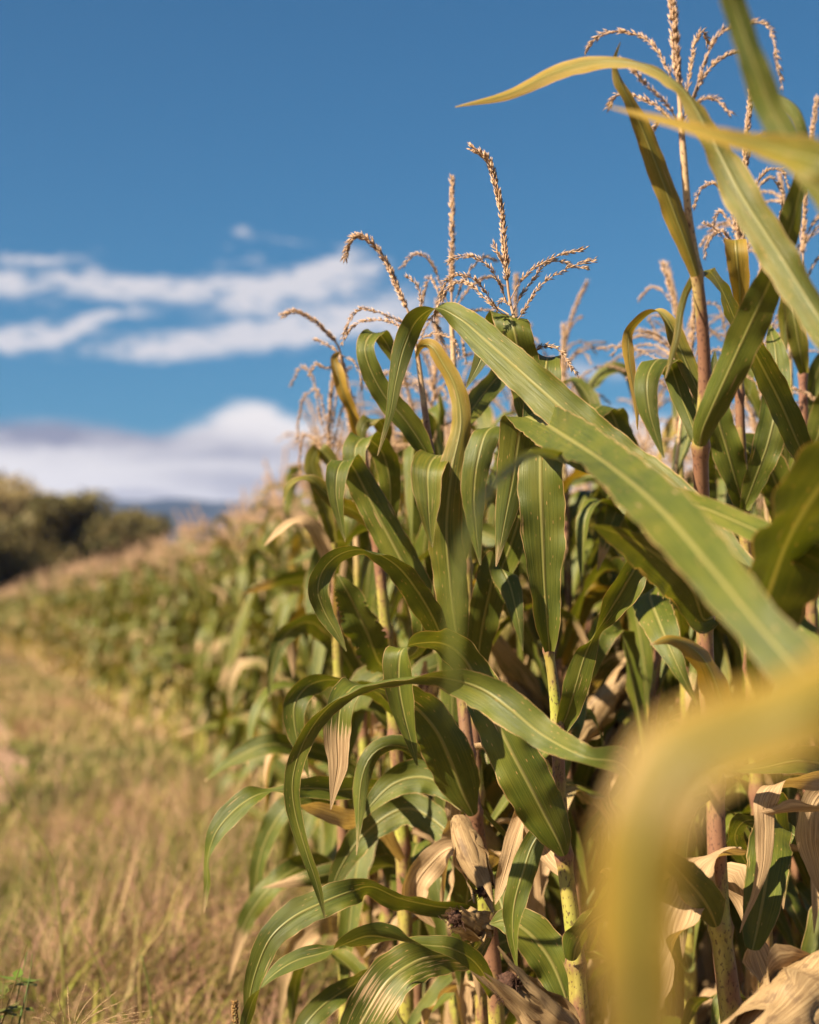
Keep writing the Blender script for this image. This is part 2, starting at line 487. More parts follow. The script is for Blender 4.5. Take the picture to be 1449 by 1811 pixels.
def make_husk_mat():
    m, nt = mat('dry_husk'); b = NB(nt)
    uv = b.n('ShaderNodeUVMap', uv_map='UVMap').outputs[0]
    s1 = b.noise(uv, 1.0, (46, .9, 1), 4, .65); s2 = b.noise(uv, 1.0, (5, 3, 1), 4, .6)
    c = b.mix(b.rng(s1, .3, .7), (.20, .12, .055), (.44, .30, .155))
    c = b.mix(b.rng(s2, .50, .68, 0, .8), c, (.13, .075, .040))
    finish(b, c, .6, .3, .15, c, s1, .4, .0015)
    return m

def make_plain(name, c1, c2, scale, rough=.8, trans=0.0, coord='Object', spec=.2, dist=.01, bstr=.3):
    m, nt = mat(name); b = NB(nt)
    tc = b.n('ShaderNodeTexCoord').outputs[coord]
    n = b.noise(tc, scale, (1, 1, 1), 6, .6)
    c = b.mix(b.rng(n, .32, .68), c1, c2)
    finish(b, c, rough, spec, trans, c, n, bstr, dist)
    return m

def make_grass_mat():
    m, nt = mat('verge_grass'); b = NB(nt)
    at = b.n('ShaderNodeAttribute', attribute_name='wear')
    finish(b, at.outputs['Color'], .6, .25, .25, at.outputs['Color'])
    return m

M_LEAF, M_STALK, M_TASSEL, M_HUSK = make_leaf_mat(), make_stalk_mat(), make_tassel_mat(), make_husk_mat()
M_SILK = make_plain('dry_silk', (.030, .014, .010), (.085, .04, .025), 300, .8)
M_GRASS = make_grass_mat()
M_BARK = make_plain('bark', (.07, .05, .035), (.14, .10, .07), 6, .9)
PLANT_MATS = [M_LEAF, M_STALK, M_TASSEL, M_HUSK, M_SILK]
LEAF, STALK, TASSEL, HUSK, SILK = range(5)

# ------------------------------------------------------------------ ground
# outer edge of the maize: (distance ahead, sideways) on the ground
EDGE = [(-4, 1.5), (0, .75), (2.6, .27), (4, 0.0), (6, -.22), (8, -.46), (10, -.78), (12.4, -1.15), (13.8, -1.5), (16.7, -2.3), (20, -3.15), (27, -5.0), (35, -7.2), (45, -10), (75, -18.5), (130, -36)]
ED = np.array(EDGE)
def edge_x(d): return np.interp(d, ED[:, 0], ED[:, 1])

def ground():
    m, nt = mat('ground'); b = NB(nt)
    tc = b.n('ShaderNodeTexCoord').outputs['Object']
    n1 = b.noise(tc, .9, (1, 1, 1), 6, .6); n2 = b.noise(tc, 14, (1, 1, 1), 5, .65); n3 = b.noise(tc, .02, (1, 1, 1), 3, .5)
    c = b.mix(b.rng(n1, .35, .65), (.085, .055, .030), (.075, .062, .022))
    c = b.mix(b.rng(n2, .35, .7), c, (.15, .095, .050))
    c = b.mix(b.rng(n3, .4, .6, 0, .5), c, (.13, .12, .04))
    finish(b, c, .95, .1, 0, None, n2, .6, .03)
    xs = np.concatenate([[-9000, -3000, -900, -300, -120], np.linspace(-60, 60, 61), [120, 300, 900, 3000, 9000]])
    ys = np.concatenate([[-900, -300, -60, -20], np.linspace(-8, 60, 69), [75, 100, 130, 180, 300, 600, 1200, 2500, 5000, 9500]])
    X, Y = np.meshgrid(xs, ys, indexing='ij')
    rs = np.random.RandomState(3)
    Z = np.where((np.abs(X) < 70) & (Y < 70), (rs.rand(*X.shape) - .5) * .05, 0) - .02
    a = Acc(); a.add(np.stack([X, Y, Z], -1), grid_faces(len(xs), len(ys)))
    o = put('ground', mesh_of('ground', a, m), kind='structure', label='dry grassy soil stretching under the maize and out to the hills')
    # dirt track beside the verge
    mt, nt = mat('dirt_track'); b = NB(nt)
    tc = b.n('ShaderNodeTexCoord').outputs['Object']
    n1 = b.noise(tc, 1.5, (1, 1, 1), 5, .6); n2 = b.noise(tc, 25, (1, 1, 1), 5, .6)
    c = b.mix(b.rng(n1, .3, .7), (.26, .155, .105), (.33, .205, .145))
    c = b.mix(b.rng(n2, .5, .75, 0, .5), c, (.26, .15, .09))
    finish(b, c, .95, .1, 0, None, n2, .5, .02)
    a = Acc()
    d = np.linspace(-6, 120, 140)
    off = np.array([-3.9, -3.3, -2.7, -2.1, -1.5])[None, :] + .10 * np.sin(d * .9)[:, None] + .05 * np.sin(d * 2.7 + 1)[:, None]
    far = np.clip((d - 24) / 30, 0, 1)[:, None]
    V = np.stack([edge_x(d)[:, None] + off - far * .4, np.repeat(d[:, None], 5, 1), .012 + .012 * np.sin(d * 3)[:, None] * np.array([0, .5, 1, .5, 0])[None, :] + .012], -1)
    a.add(V, grid_faces(len(d), 5))
    put('path', mesh_of('path', a, mt), kind='structure', label='pinkish dirt track running beside the grassy verge')
ground()

# ------------------------------------------------------------------ maize parts
def plant_stalk(acc, C, rad, nodes_t, red, rng, mi=STALK, sides=10):
    """stalk tube with swollen node rings; nodes_t = positions 0..1 along C"""
    n = len(C); t = np.linspace(0, 1, n)
    r = np.asarray(rad, float).copy(); w = np.zeros((n, 4)); w[:, 3] = 1; w[:, 2] = np.clip((t - .80) / .08, 0, 1)
    gre = np.clip(.55 - t, 0, 1) * .6
    for k in nodes_t:
        dd = (t - k)
        r *= 1 + .30 * np.exp(-(dd / .007) ** 2)
        w[:, 0] += .9 * np.exp(-(dd / .006) ** 2)
        gre = gre + .5 * np.exp(-((dd - .03) / .02) ** 2)
        w[:, 0] += .5 * np.exp(-((dd + .05) / .05) ** 2)
    edges = [0] + sorted(nodes_t) + [1.001]
    for a0, a1 in zip(edges[:-1], edges[1:]):
        ii = (t >= a0) & (t < a1); f = (t[ii] - a0) / max(a1 - a0, 1e-6)
        w[ii, 0] += rng.uniform(-.25, .30) * (.4 + .6 * f); gre[ii] = gre[ii] + rng.uniform(0, .45) * (1 - f)
    w[:, 0] += red
    w[:, 1] = np.clip(gre, 0, 1)
    tube(acc, C, r, sides, np.clip(w, 0, 1), mi)

def auto_tassel(base, up, H, rng, lod=0, spread=1.0):
    """returns central polyline and branch polylines"""
    b = np.asarray(base, float); up = nrm(np.asarray(up, float))
    lean = np.array([rng.uniform(-.35, .35), rng.uniform(-.35, .35), 0])
    cen = []
    for k in range(7):
        s = k / 6
        cen.append(b + up * H * s * (1 - .12 * s) + lean * H * s * s * .8)
    br = []
    for i in range(rng.randint(6, 10)):
        az = rng.random() * 6.283; h = np.array([math.cos(az), math.sin(az), 0])
        L_ = H * rng.uniform(.4, .7); o = rng.uniform(.0, .28)
        st = b + up * H * o
        pts = []; p = st.copy(); th = rng.uniform(.9, 1.25); drop = rng.uniform(1.1, 2.6)
        for k in range(7):
            pts.append(p.copy()); a = th - drop * (k / 6) ** 1.3
            p = p + (h * math.cos(a) + np.array([0, 0, 1]) * math.sin(a)) * L_ / 6
        br.append(pts)
    return cen, br

def tassel_parts(cen, br, rng, mi=0, lod=0, stem=.0024):
    """list of accs: the central spike then one per branch"""
    out = []
    C = catmull(cen, 24 if lod == 0 else 8)
    L_ = np.linalg.norm(np.diff(C, axis=0), axis=1).sum()
    a = Acc()
    tube(a, C, np.linspace(stem, .0009, len(C)), 5 if lod == 0 else 3, (0, 0, .45, 1), mi, cap=False)
    cnt = int(L_ * (1500 if lod == 0 else (520 if lod == 1 else 150)))
    k = (1, 1.6, 3.3)[lod]
    spikelets(a, C, stem, cnt, rng, .0115 * k, .0012 * k, .42, mi, .22)
    out.append(a)
    for pts in br:
        C = catmull(pts, 16 if lod == 0 else 6)
        L_ = np.linalg.norm(np.diff(C, axis=0), axis=1).sum()
        a = Acc()
        tube(a, C, np.linspace(.0011, .0005, len(C)), 4 if lod == 0 else 3, (0, 0, .4, 1), mi, cap=False)
        spikelets(a, C, .001, int(L_ * (820 if lod == 0 else (330 if lod == 1 else 100))), rng, .0105 * k, .00095 * k, .40, mi, .12)
        out.append(a)
    return out

def ear_parts(p0, p1, rad, rng, lod=0, mi_h=0, mi_s=1, loose=5):
    """husk round the cob from base p0 to tip p1, and the silk tuft"""
    p0, p1 = np.asarray(p0, float), np.asarray(p1, float)
    ax = p1 - p0; L_ = np.linalg.norm(ax); ax = ax / L_
    h = Acc(); n, s = (22, 26) if lod == 0 else (7, 7)
    t = np.linspace(0, 1, n)
    C = p0 + ax * (t * L_)[:, None] + nrm(np.cross(ax, [0.3, .2, 1.0])) * (np.sin(t * 3.1) * L_ * .05)[:, None]
    T, U, V = frames(C)
    prof = np.interp(t, [0, .08, .3, .55, .8, .93, 1], [.30, .62, .95, 1.0, .72, .42, .22]) * rad
    a = np.linspace(0, 2 * math.pi, s, endpoint=False)
    ph = rng.random() * 6
    rr = prof[:, None] * (1 + .07 * np.sin(3 * a + ph + t[:, None] * 2) + .04 * np.sin(7 * a + ph * 2) + .025 * np.sin(13 * a + t[:, None] * 9))
    v = C[:, None] + rr[:, :, None] * (np.cos(a)[None, :, None] * U[:, None] + np.sin(a)[None, :, None] * V[:, None])
    uv = np.stack(np.broadcast_arrays((a / 6.283)[None, :] * 1.5, (t * L_ * 10)[:, None] + ph), -1)
    h.add(v, grid_faces(n, s, True), None, uv, (0, 0, rng.random(), 1), mi_h)
    if lod < 2:
        for k in range(loose):
            az = k * 6.283 / loose + rng.random(); rad_ = math.cos(az) * U[0] + math.sin(az) * V[0]
            m = 22 if lod == 0 else 5
            tt = np.linspace(.03, 1.05 + rng.uniform(0, .22), m)
            fl = rng.uniform(.0, .5)
            Cc = p0 + ax * (tt * L_)[:, None] + rad_ * (np.interp(tt, [0, .3, .6, .9, 1.3], [.5, 1.03, 1.07, .9 + fl * .2, .6 + fl * 1.5]) * rad)[:, None]
            W = rad * np.interp(tt, [0, .15, .5, .85, 1.25], [.45, .85, .95, .5, .03])
            S = np.repeat(nrm(np.cross(ax, rad_))[None], m, 0)
            ribbon(h, Cc, S, W, .85, 1.0 if np.dot(np.cross(S[0], ax), rad_) < 0 else -1.0, 0, 9 if lod == 0 else 3, 0, 2, 0, rng, 2.2, mi_h, wob=.5)
    sk = Acc()
    if lod == 0:
        th = np.linspace(0, math.pi, 12)[:, None]; fi = np.linspace(0, 2 * math.pi, 18, endpoint=False)[None, :]
        rr_ = rad * .50 * (1 + .16 * np.sin(5 * fi + 3 * th) + .12 * np.sin(9 * fi - 7 * th) + .08 * np.sin(15 * th + 4 * fi))
        cc = p0 + ax * L_ * 1.0
        vv = cc + rr_[..., None] * (np.sin(th) * np.cos(fi))[..., None] * U[-1] + rr_[..., None] * (np.sin(th) * np.sin(fi))[..., None] * V[-1] + (rr_ * np.cos(th) * .8)[..., None] * ax
        sk.add(vv, grid_faces(12, 18, True), None, None, (0, 0, .5, 1), mi_s)
        for k in range(110):
            d = nrm(ax * rng.uniform(.2, 1) + U[-1] * rng.gauss(0, .75) + V[-1] * rng.gauss(0, .75) + np.array([0, 0, -.25]))
            q = p0 + ax * L_ * .95 + (U[-1] * rng.gauss(0, .22) + V[-1] * rng.gauss(0, .22)) * rad; pts = []
            for j in range(6):
                pts.append(q.copy()); q = q + d * rad * rng.uniform(.14, .22)
                d = nrm(d + np.array([rng.gauss(0, .5), rng.gauss(0, .5), rng.gauss(-.12, .5)]))
            tube(sk, np.array(pts), np.linspace(.0009, .0005, 6), 3, (0, 0, .5, 1), mi_s, False)
    elif lod == 1:
        spikelets(sk, np.stack([p0 + ax * L_ * .96, p0 + ax * L_ * 1.03]), .004, 30, rng, .03, .002, 1.0, mi_s)
    return h, sk

# ------------------------------------------------------------------ generic maize plants (several shapes, later copied)
def gen_leaf(acc, base, az, L_, W0, el0, kink, el1, rng, dry=0., tip=.86, yel=0., m=7, n=26, mi=0, stalk_r=.012, ripple=1.0):
    h = np.array([math.cos(az), math.sin(az), 0.0]); z = np.array([0, 0, 1.0])
    side = np.array([-math.sin(az), math.cos(az), 0.0])
    t = np.linspace(0, 1, n)
    ws = rng.uniform(.05, .17)
    e = el0 + (el1 - el0) * (1 / (1 + np.exp(-(t - kink) / (ws * .5)))) - .25 * t
    e = np.clip(e, -1.52, 1.5)
    sw = rng.uniform(-.5, .5) * t ** 2 + .12 * np.sin(t * 5 + rng.random() * 6)
    D = (np.cos(e)[:, None] * (np.cos(sw)[:, None] * h + np.sin(sw)[:, None] * side) + np.sin(e)[:, None] * z)
    C = base + np.concatenate([np.zeros((1, 3)), np.cumsum(D[:-1] * (L_ / (n - 1)), axis=0)]) + h * stalk_r * .8
    prof = np.interp(t, [0, .05, .15, .35, .6, .8, .93, 1], [.42, .62, .85, 1, .92, .62, .26, .02])
    tw = rng.uniform(-1.2, 1.2) * t ** 1.5 + rng.uniform(-.25, .25)
    if rng.random() < .3: tw = tw + rng.choice([-1, 1]) * 2.6 * np.clip((t - .35) / .6, 0, 1)
    T = tangents(C)
    S = np.repeat(side[None], n, 0); S = nrm(S - T * np.sum(S * T, 1, keepdims=True)); Nn = np.cross(S, T)
    S = np.cos(tw)[:, None] * S + np.sin(tw)[:, None] * Nn
    sg = 1.0 if np.dot(np.cross(side, D[0]), h) < 0 else -1.0
    ribbon(acc, C, S, W0 * prof, rng.uniform(.25, .6) + dry * .7, sg, .9, m, dry, tip, yel, rng, ripple * (1 + dry * 1.6), mi, wob=.24 + .75 * dry)

def gen_plant(seed, lod, ht=None):
    """parts of one upright maize plant at the origin: list of (name, acc, children)"""
    rng = random.Random(seed)
    H = ht or rng.uniform(1.56, 1.76)
    parts = []
    lean = np.array([rng.uniform(-.09, .09), rng.uniform(-.09, .09), 0])
    n = (60, 16, 6)[lod]; t = np.linspace(0, 1, n)
    Cs = np.stack([np.zeros(n), np.zeros(n), t * H], -1) + lean * (t ** 2)[:, None]
    rad = np.interp(t, [0, .1, .5, .85, 1], [.014, .0135, .011, .0065, .0035])
    nl = rng.randint(13, 15) if lod < 2 else 10
    hts = np.linspace(.10, .93, nl) + np.array([rng.uniform(-.015, .015) for _ in range(nl)])
    a = Acc(); plant_stalk(a, Cs, rad, hts if lod == 0 else [], rng.uniform(.05, .45), rng, 0 if lod == 0 else STALK, (9, 5, 3)[lod])
    parts.append(('stalk', a, []))
    plane = rng.random() * 6.283
    for i, hh in enumerate(hts):
        az = plane + (i % 2) * math.pi + rng.uniform(-.5, .5)
        b = np.array([np.interp(hh, t, Cs[:, k]) for k in range(3)]); r = float(np.interp(hh, t, rad))
        f = i / (nl - 1)
        if f < .34 and rng.random() < ((.70, .55, .50)[lod] - f):      # withered lower leaf
            p = dict(dry=rng.uniform(.7, 1), L_=rng.uniform(.3, .5), W0=rng.uniform(.016, .028), el0=rng.uniform(-.2, .7), kink=rng.uniform(.08, .25), el1=rng.uniform(-1.5, -1.2))
        else:
            up = f > .80
            p = dict(dry=0 if f > .6 or rng.random() < .75 else rng.uniform(.2, .45), L_=rng.uniform(.30, .46) if up else rng.uniform(.52, .74), W0=rng.uniform(.018, .027) if up else rng.uniform(.029, .040),
                     el0=rng.uniform(1.15, 1.42) if f > .5 else rng.uniform(.85, 1.25), kink=rng.uniform(.35, .7), el1=rng.uniform(-1.5, -.9) if rng.random() < (.93 if lod == 0 else .75) else rng.uniform(-.3, .9), yel=max(0, rng.gauss(.12, .2)))
        p['tip'] = rng.uniform(.72, .97)
        a = Acc()
        gen_leaf(a, b, az, p['L_'], p['W0'], p['el0'], p['kink'], p['el1'], rng, p['dry'], p['tip'], p.get('yel', .1), (7, 5, 3)[lod], (26, 13, 8)[lod], LEAF if lod else 0, r)
        parts.append(('leaf', a, []))
    cen, br = auto_tassel(Cs[-1], np.array([lean[0] * 2, lean[1] * 2, 1]), rng.uniform(.28, .38), rng)
    tp = tassel_parts(cen, br, rng, TASSEL if lod else 0, lod)
    parts.append(('tassel', tp[0], [('branch', x) for x in tp[1:]]))
    for k in range(1 if rng.random() < .5 else 2):
        hh = .47 + .09 * k; b = np.array([np.interp(hh, t, Cs[:, q]) for q in range(3)])
        az = plane + k * math.pi + rng.uniform(-.4, .4); hv = np.array([math.cos(az), math.sin(az), 0])
        up = rng.choice([1.0, .8, -.6, -1.2])
        p0 = b + hv * .02; p1 = p0 + nrm(hv * .6 + np.array([0, 0, up])) * rng.uniform(.17, .22)
        hk, sk = ear_parts(p0, p1, rng.uniform(.022, .028), rng, 0 if lod == 0 else lod, HUSK if lod else 0, SILK if lod else 0, 4)
        parts.append(('ear', hk, [('silk', sk)] if sk.n else []))
    return parts

PART_MAT = {'stalk': M_STALK, 'leaf': M_LEAF, 'tassel': M_TASSEL, 'branch': M_TASSEL, 'ear': M_HUSK, 'silk': M_SILK}
def copy_tree(src, parent=None):
    c = src.copy(); COL.objects.link(c); c.parent = parent
    for ch in list(src.children): copy_tree(ch, c)
    return c

def build_parts(root, parts, origin=(0, 0, 0)):
    for name, acc, kids in parts:
        o = put(name, mesh_of(name, acc, PART_MAT[name], origin), root)
        for kn, ka in kids: put(kn, mesh_of(kn, ka, PART_MAT[kn], origin), o)

def joined(parts):
    a = Acc()
    for _, acc, kids in parts:
        a.join(acc)
        for _, k in kids: a.join(k)
    return a

# ------------------------------------------------------------------ hero maize plants, posed one by one
class Hero:
    def __init__(s, base, label, group=None):
        s.o = base
        s.e = empty('maize_plant', base, label, 'maize plant', group)
    def stalk(s, pts, nodes, red=.25, seed=1):
        q = np.array([list(P(x, y, d)) + [r * d / FPX, y] for x, y, d, r in pts])
        C = catmull(q, 150)
        ys = C[:, 4]; nt_ = [float(np.argmin(np.abs(ys - y)) / (len(ys) - 1)) for y in nodes]
        a = Acc(); plant_stalk(a, C[:, :3], C[:, 3], nt_, red, random.Random(seed), 0, 14)
        put('stalk', mesh_of('stalk', a, M_STALK, s.o), s.e)
    def leaf(s, pts, seed=1, label=None, n=84, m=13, curl=.35, sign=1.0, wrap=.9, **k):
        Q = np.array([P(x, y, d) for x, y, d, *_ in pts])
        sv = []
        for i, p in enumerate(pts):
            t = nrm(Q[min(i + 1, len(Q) - 1)] - Q[max(i - 1, 0)])
            tx, ty = np.dot(t, RIGHT), np.dot(t, UP); l = max(math.hypot(tx, ty), 1e-6)
            v = p[4]
            if isinstance(v, tuple):
                S = math.cos(R(v[0])) * RIGHT + math.sin(R(v[0])) * UP + v[1] * FWD
            else:
                S = math.cos(R(v)) * (ty / l * RIGHT - tx / l * UP) + math.sin(R(v)) * FWD
            sv.append(nrm(S))
        q = np.concatenate([Q, np.array(sv), np.array([[p[3] * p[2] / FPX] for p in pts])], 1)
        C = catmull(q, n)
        rng = random.Random(seed * 77 + 5)
        a = Acc(); ribbon(a, C[:, :3], nrm(C[:, 3:6]), np.maximum(C[:, 6], .0004), curl, sign, wrap, m, rng=rng, **k)
        put('leaf', mesh_of('leaf', a, M_LEAF, s.o), s.e, label)
    def tassel(s, cen, br, seed=1, auto=0, H=.3, stem=.0024):
        rng = random.Random(seed)
        C = [P(*p) for p in cen]
        B = [[P(*p) for p in b] for b in br]
        if auto:
            _, bb = auto_tassel(C[0], C[1] - C[0], H, rng); B += bb[:auto]
        tp = tassel_parts(C, B, rng, 0, 0, stem)
        o = put('tassel', mesh_of('tassel', tp[0], M_TASSEL, s.o), s.e)
        for x in tp[1:]: put('branch', mesh_of('branch', x, M_TASSEL, s.o), o)
    def ear(s, p0, p1, rpx, seed=1, loose=5):
        rng = random.Random(seed)
        h, sk = ear_parts(P(*p0), P(*p1), rpx * p0[2] / FPX, rng, 0, 0, 0, loose)
        o = put('ear', mesh_of('ear', h, M_HUSK, s.o), s.e)
        put('silk', mesh_of('silk', sk, M_SILK, s.o), o)

def gnd(px, d):
    v = P(px, 0, d); dy = v[1]
    return (float((px - CX) / FPX * d), float(d), 0.0)
def gy(d): return HOR + EYE * FPX / d

HG = 'maize plants standing at the near end of the field'
# --- plant A, in focus
A = Hero(gnd(1062, 2.6), 'sharpest maize plant, with tall bent tan tassel and long leaves arching to the left', HG)
A.stalk([(1062, gy(2.6), 2.62, 17), (1042, 1950, 2.6, 17), (1027, 1810, 2.6, 17), (1014, 1647, 2.6, 15), (998, 1514, 2.6, 14), (990, 1400, 2.6, 12), (986, 1291, 2.6, 11), (978, 1200, 2.6, 9.5), (971, 1152, 2.6, 9),
         (962, 1000, 2.62, 8), (945, 800, 2.63, 7), (930, 660, 2.63, 5.5), (915, 590, 2.63, 4.5), (908, 556, 2.63, 3.5)], [1700, 1514, 1291, 1152], .28, 3)
A.leaf([(972, 1152, 2.59, 11, 0), (968, 1095, 2.58, 25, 0), (964, 1040, 2.575, 28, 0), (960, 943, 2.57, 39, 0), (957, 860, 2.57, 41, 0), (957, 780, 2.58, 39, 0), (962, 700, 2.60, 33, (0, 0)), (967, 645, 2.62, 25, (0, 0)),
        (970, 633, 2.66, 22, (0, 0)), (978, 680, 2.70, 15, (0, 0)), (985, 760, 2.71, 1, (0, 0))], 2, curl=.30, sign=1, yel=.05)
A.leaf([(962, 830, 2.66, 12, 30), (948, 745, 2.65, 28, (20, 0)), (925, 650, 2.63, 31, (10, 0)), (910, 585, 2.61, 31, (2, 0)), (902, 559, 2.63, 31, (-2, .1)), (886, 566, 2.69, 28, (-8, .1)), (866, 597, 2.71, 20, (-15, 0)),
        (846, 645, 2.71, 11, (-22, 0)), (824, 687, 2.71, 1, (-25, 0))], 3, curl=.25, sign=-1, yel=.15)
A.leaf([(998, 1514, 2.57, 13, 0), (988, 1488, 2.56, 30, 0), (966, 1445, 2.55, 42, 0), (940, 1395, 2.54, 46, 0), (908, 1335, 2.54, 44, 0), (880, 1280, 2.55, 40, 0), (852, 1222, 2.57, 36, (30, 0)), (826, 1172, 2.58, 33, (38, -.4)),
        (795, 1143, 2.56, 31, (50, -.9)), (750, 1137, 2.51, 30, (50, -1)), (712, 1150, 2.48, 29, (20, -.5)), (705, 1200, 2.48, 27, (2, 0)), (714, 1260, 2.48, 20, (2, 0)), (727, 1310, 2.48, 10, (4, 0)), (739, 1358, 2.48, 1, (4, 0))],
       4, curl=.32, sign=-1, n=110, yel=.05, dry=.10, tip=.95)
A.leaf([(990, 1296, 2.6, 11, 10), (1004, 1262, 2.59, 20, 8), (1020, 1210, 2.57, 23, 0), (1035, 1160, 2.56, 20, 10), (1052, 1123, 2.55, 15, 60), (1077, 1083, 2.54, 19, 20), (1099, 1048, 2.52, 27, 5), (1118, 1015, 2.51, 28, 5),
        (1137, 986, 2.52, 20, 20), (1150, 985, 2.55, 14, (40, 0)), (1158, 1015, 2.58, 1, (20, 0))], 5, curl=.4, sign=1, yel=0)
A.leaf([(1014, 1700, 2.57, 17, 20), (1020, 1672, 2.55, 26, 20), (1038, 1640, 2.53, 26, 25), (1070, 1615, 2.5, 22, 30), (1110, 1600, 2.47, 18, 40), (1160, 1605, 2.45, 1, 40)], 6, curl=.7, sign=-1)
A.leaf([(1003, 1438, 2.63, 13, 15), (975, 1455, 2.62, 18, 20), (945, 1490, 2.61, 20, 15), (925, 1545, 2.6, 23, 10), (910, 1600, 2.6, 20, 5), (907, 1650, 2.6, 12, 20), (914, 1700, 2.6, 6, 60), (917, 1730, 2.6, 1, 60)], 7, curl=.35, sign=1)
A.leaf([(1040, 1900, 2.66, 14, 10), (1016, 1822, 2.67, 25, 10), (998, 1755, 2.68, 30, 10), (970, 1692, 2.69, 38, 15), (932, 1647, 2.7, 36, 20), (895, 1628, 2.71, 24, 25), (866, 1634, 2.72, 1, 25)], 8, curl=.35, sign=1)
A.tassel([(908, 556, 2.63), (901, 526, 2.63), (895, 460, 2.62), (888, 382, 2.61), (877, 327, 2.6), (862, 281, 2.59), (836, 263, 2.58)],
         [[(898, 557, 2.63), (884, 552, 2.62), (864, 524, 2.6), (844, 497, 2.58), (815, 486, 2.57), (790, 497, 2.56), (780, 521, 2.56), (773, 548, 2.56), (765, 561, 2.56)],
          [(899, 540, 2.63), (884, 504, 2.61), (866, 473, 2.59), (837, 455, 2.58), (804, 457, 2.58), (796, 462, 2.58)],
          [(903, 530, 2.63), (921, 497, 2.62), (950, 471, 2.6), (985, 453, 2.59), (1014, 446, 2.58), (1036, 440, 2.58)],
          [(906, 557, 2.63), (923, 521, 2.64), (943, 495, 2.65), (970, 464, 2.66), (994, 462, 2.66), (1012, 471, 2.66), (1040, 474, 2.66)],
          [(910, 570, 2.63), (921, 559, 2.62), (937, 533, 2.61), (959, 502, 2.6), (994, 480, 2.59), (1025, 466, 2.58), (1051, 460, 2.58)],
          [(896, 490, 2.62), (892, 471, 2.61), (884, 453, 2.6), (873, 433, 2.6)],
          [(900, 556, 2.64), (860, 530, 2.66), (833, 504, 2.67), (809, 499, 2.68), (793, 510, 2.68), (782, 528, 2.68)],
          [(906, 545, 2.64), (890, 530, 2.67), (880, 545, 2.69), (878, 575, 2.69)],
          [(915, 612, 2.64), (930, 640, 2.67), (942, 626, 2.66), (954, 615, 2.65), (973, 612, 2.63), (994, 623, 2.62), (1006, 644, 2.61), (1023, 662, 2.61)]], 11)
A.leaf([(1004, 1460, 2.66, 8, 0), (975, 1425, 2.68, 12, 20), (940, 1420, 2.7, 16, 40), (915, 1470, 2.7, 17, 20), (897, 1530, 2.7, 15, 10), (884, 1575, 2.7, 9, 30), (876, 1600, 2.7, 1, 30)], 9, dry=.95, curl=.9, label='curled dry tan leaf')
A.leaf([(1010, 1560, 2.65, 10, 0), (960, 1500, 2.72, 18, 0), (930, 1400, 2.76, 22, 0), (905, 1290, 2.8, 20, 10), (885, 1220, 2.84, 12, 20), (875, 1190, 2.86, 1, 20)], 10, dry=.9, curl=.7, label='dry tan leaf standing behind the green ones')
A.ear((1050, 1880, 2.52), (897, 1738, 2.47), 34, 5, 5)

# --- plant B, thick purple stalk at the right
B = Hero(gnd(1320, 2.45), 'tall maize plant with a thick purplish stalk and leaves bending over at the upper right', HG)
B.stalk([(1335, gy(2.45), 2.47, 22), (1300, 1860, 2.46, 21), (1287, 1740, 2.45, 20), (1275, 1640, 2.45, 18.5), (1268, 1500, 2.45, 17), (1265, 1390, 2.45, 16), (1250, 1200, 2.43, 15), (1246, 1090, 2.42, 15), (1243, 930, 2.38, 14),
         (1240, 790, 2.34, 13.5), (1247, 690, 2.32, 12), (1243, 580, 2.3, 11), (1233, 487, 2.28, 10), (1218, 380, 2.26, 7), (1209, 270, 2.25, 6), (1203, 200, 2.25, 5)], [1640, 1390, 1090, 790, 487], .5, 4)
B.leaf([(1233, 488, 2.26, 13, 0), (1217, 440, 2.25, 16, 0), (1190, 367, 2.24, 20, 0), (1162, 294, 2.23, 19, 5), (1135, 224, 2.22, 16, 10), (1112, 174, 2.21, 13, 20), (1097, 143, 2.21, 14, 40), (1090, 108, 2.22, 9, 60), (1098, 74, 2.23, 1, 60)], 21, yel=.45, curl=.5, sign=-1)
B.leaf([(1238, 790, 2.30, 23, -15), (1243, 762, 2.28, 24, -18), (1264, 712, 2.25, 28, -20), (1309, 613, 2.2, 32, -15), (1347, 532, 2.15, 30, 0), (1368, 484, 2.12, 27, 10), (1398, 406, 2.08, 23, 20), (1417, 328, 2.06, 21, 30), (1430, 270, 2.05, 20, 45),
        (1425, 222, 2.06, 20, 60), (1405, 186, 2.08, 20, 50), (1372, 168, 2.1, 15, 50), (1335, 172, 2.12, 1, 40)], 22, yel=.10, curl=.45, sign=-1, wrap=1.4)
B.leaf([(1243, 712, 2.42, 12, 0), (1217, 649, 2.42, 17, 0), (1195, 598, 2.42, 17, (22, .1)), (1179, 565, 2.42, 14, (15, .6)), (1162, 551, 2.43, 12, (5, 1)), (1136, 563, 2.44, 12, (-10, .9)), (1114, 588, 2.45, 11, (-5, .5)),
        (1112, 622, 2.45, 10, (0, .3)), (1118, 665, 2.45, 8, (0, .2)), (1126, 715, 2.45, 5, (0, .2)), (1128, 760, 2.45, 1, (0, .2))], 23, yel=.25, yt=.5)
B.leaf([(1240, 800, 2.4, 10, 0), (1222, 745, 2.42, 15, -10), (1203, 695, 2.43, 18, -15), (1190, 655, 2.43, 20, (25, -.2)), (1178, 636, 2.4, 22, (10, -.2)), (1158, 640, 2.36, 22, (0, -.2)), (1144, 672, 2.33, 22, (0, 0)), (1147, 720, 2.32, 18, (0, 0)),
        (1160, 768, 2.32, 10, (15, 0)), (1175, 810, 2.32, 1, (20, 0))], 24, yel=.05)
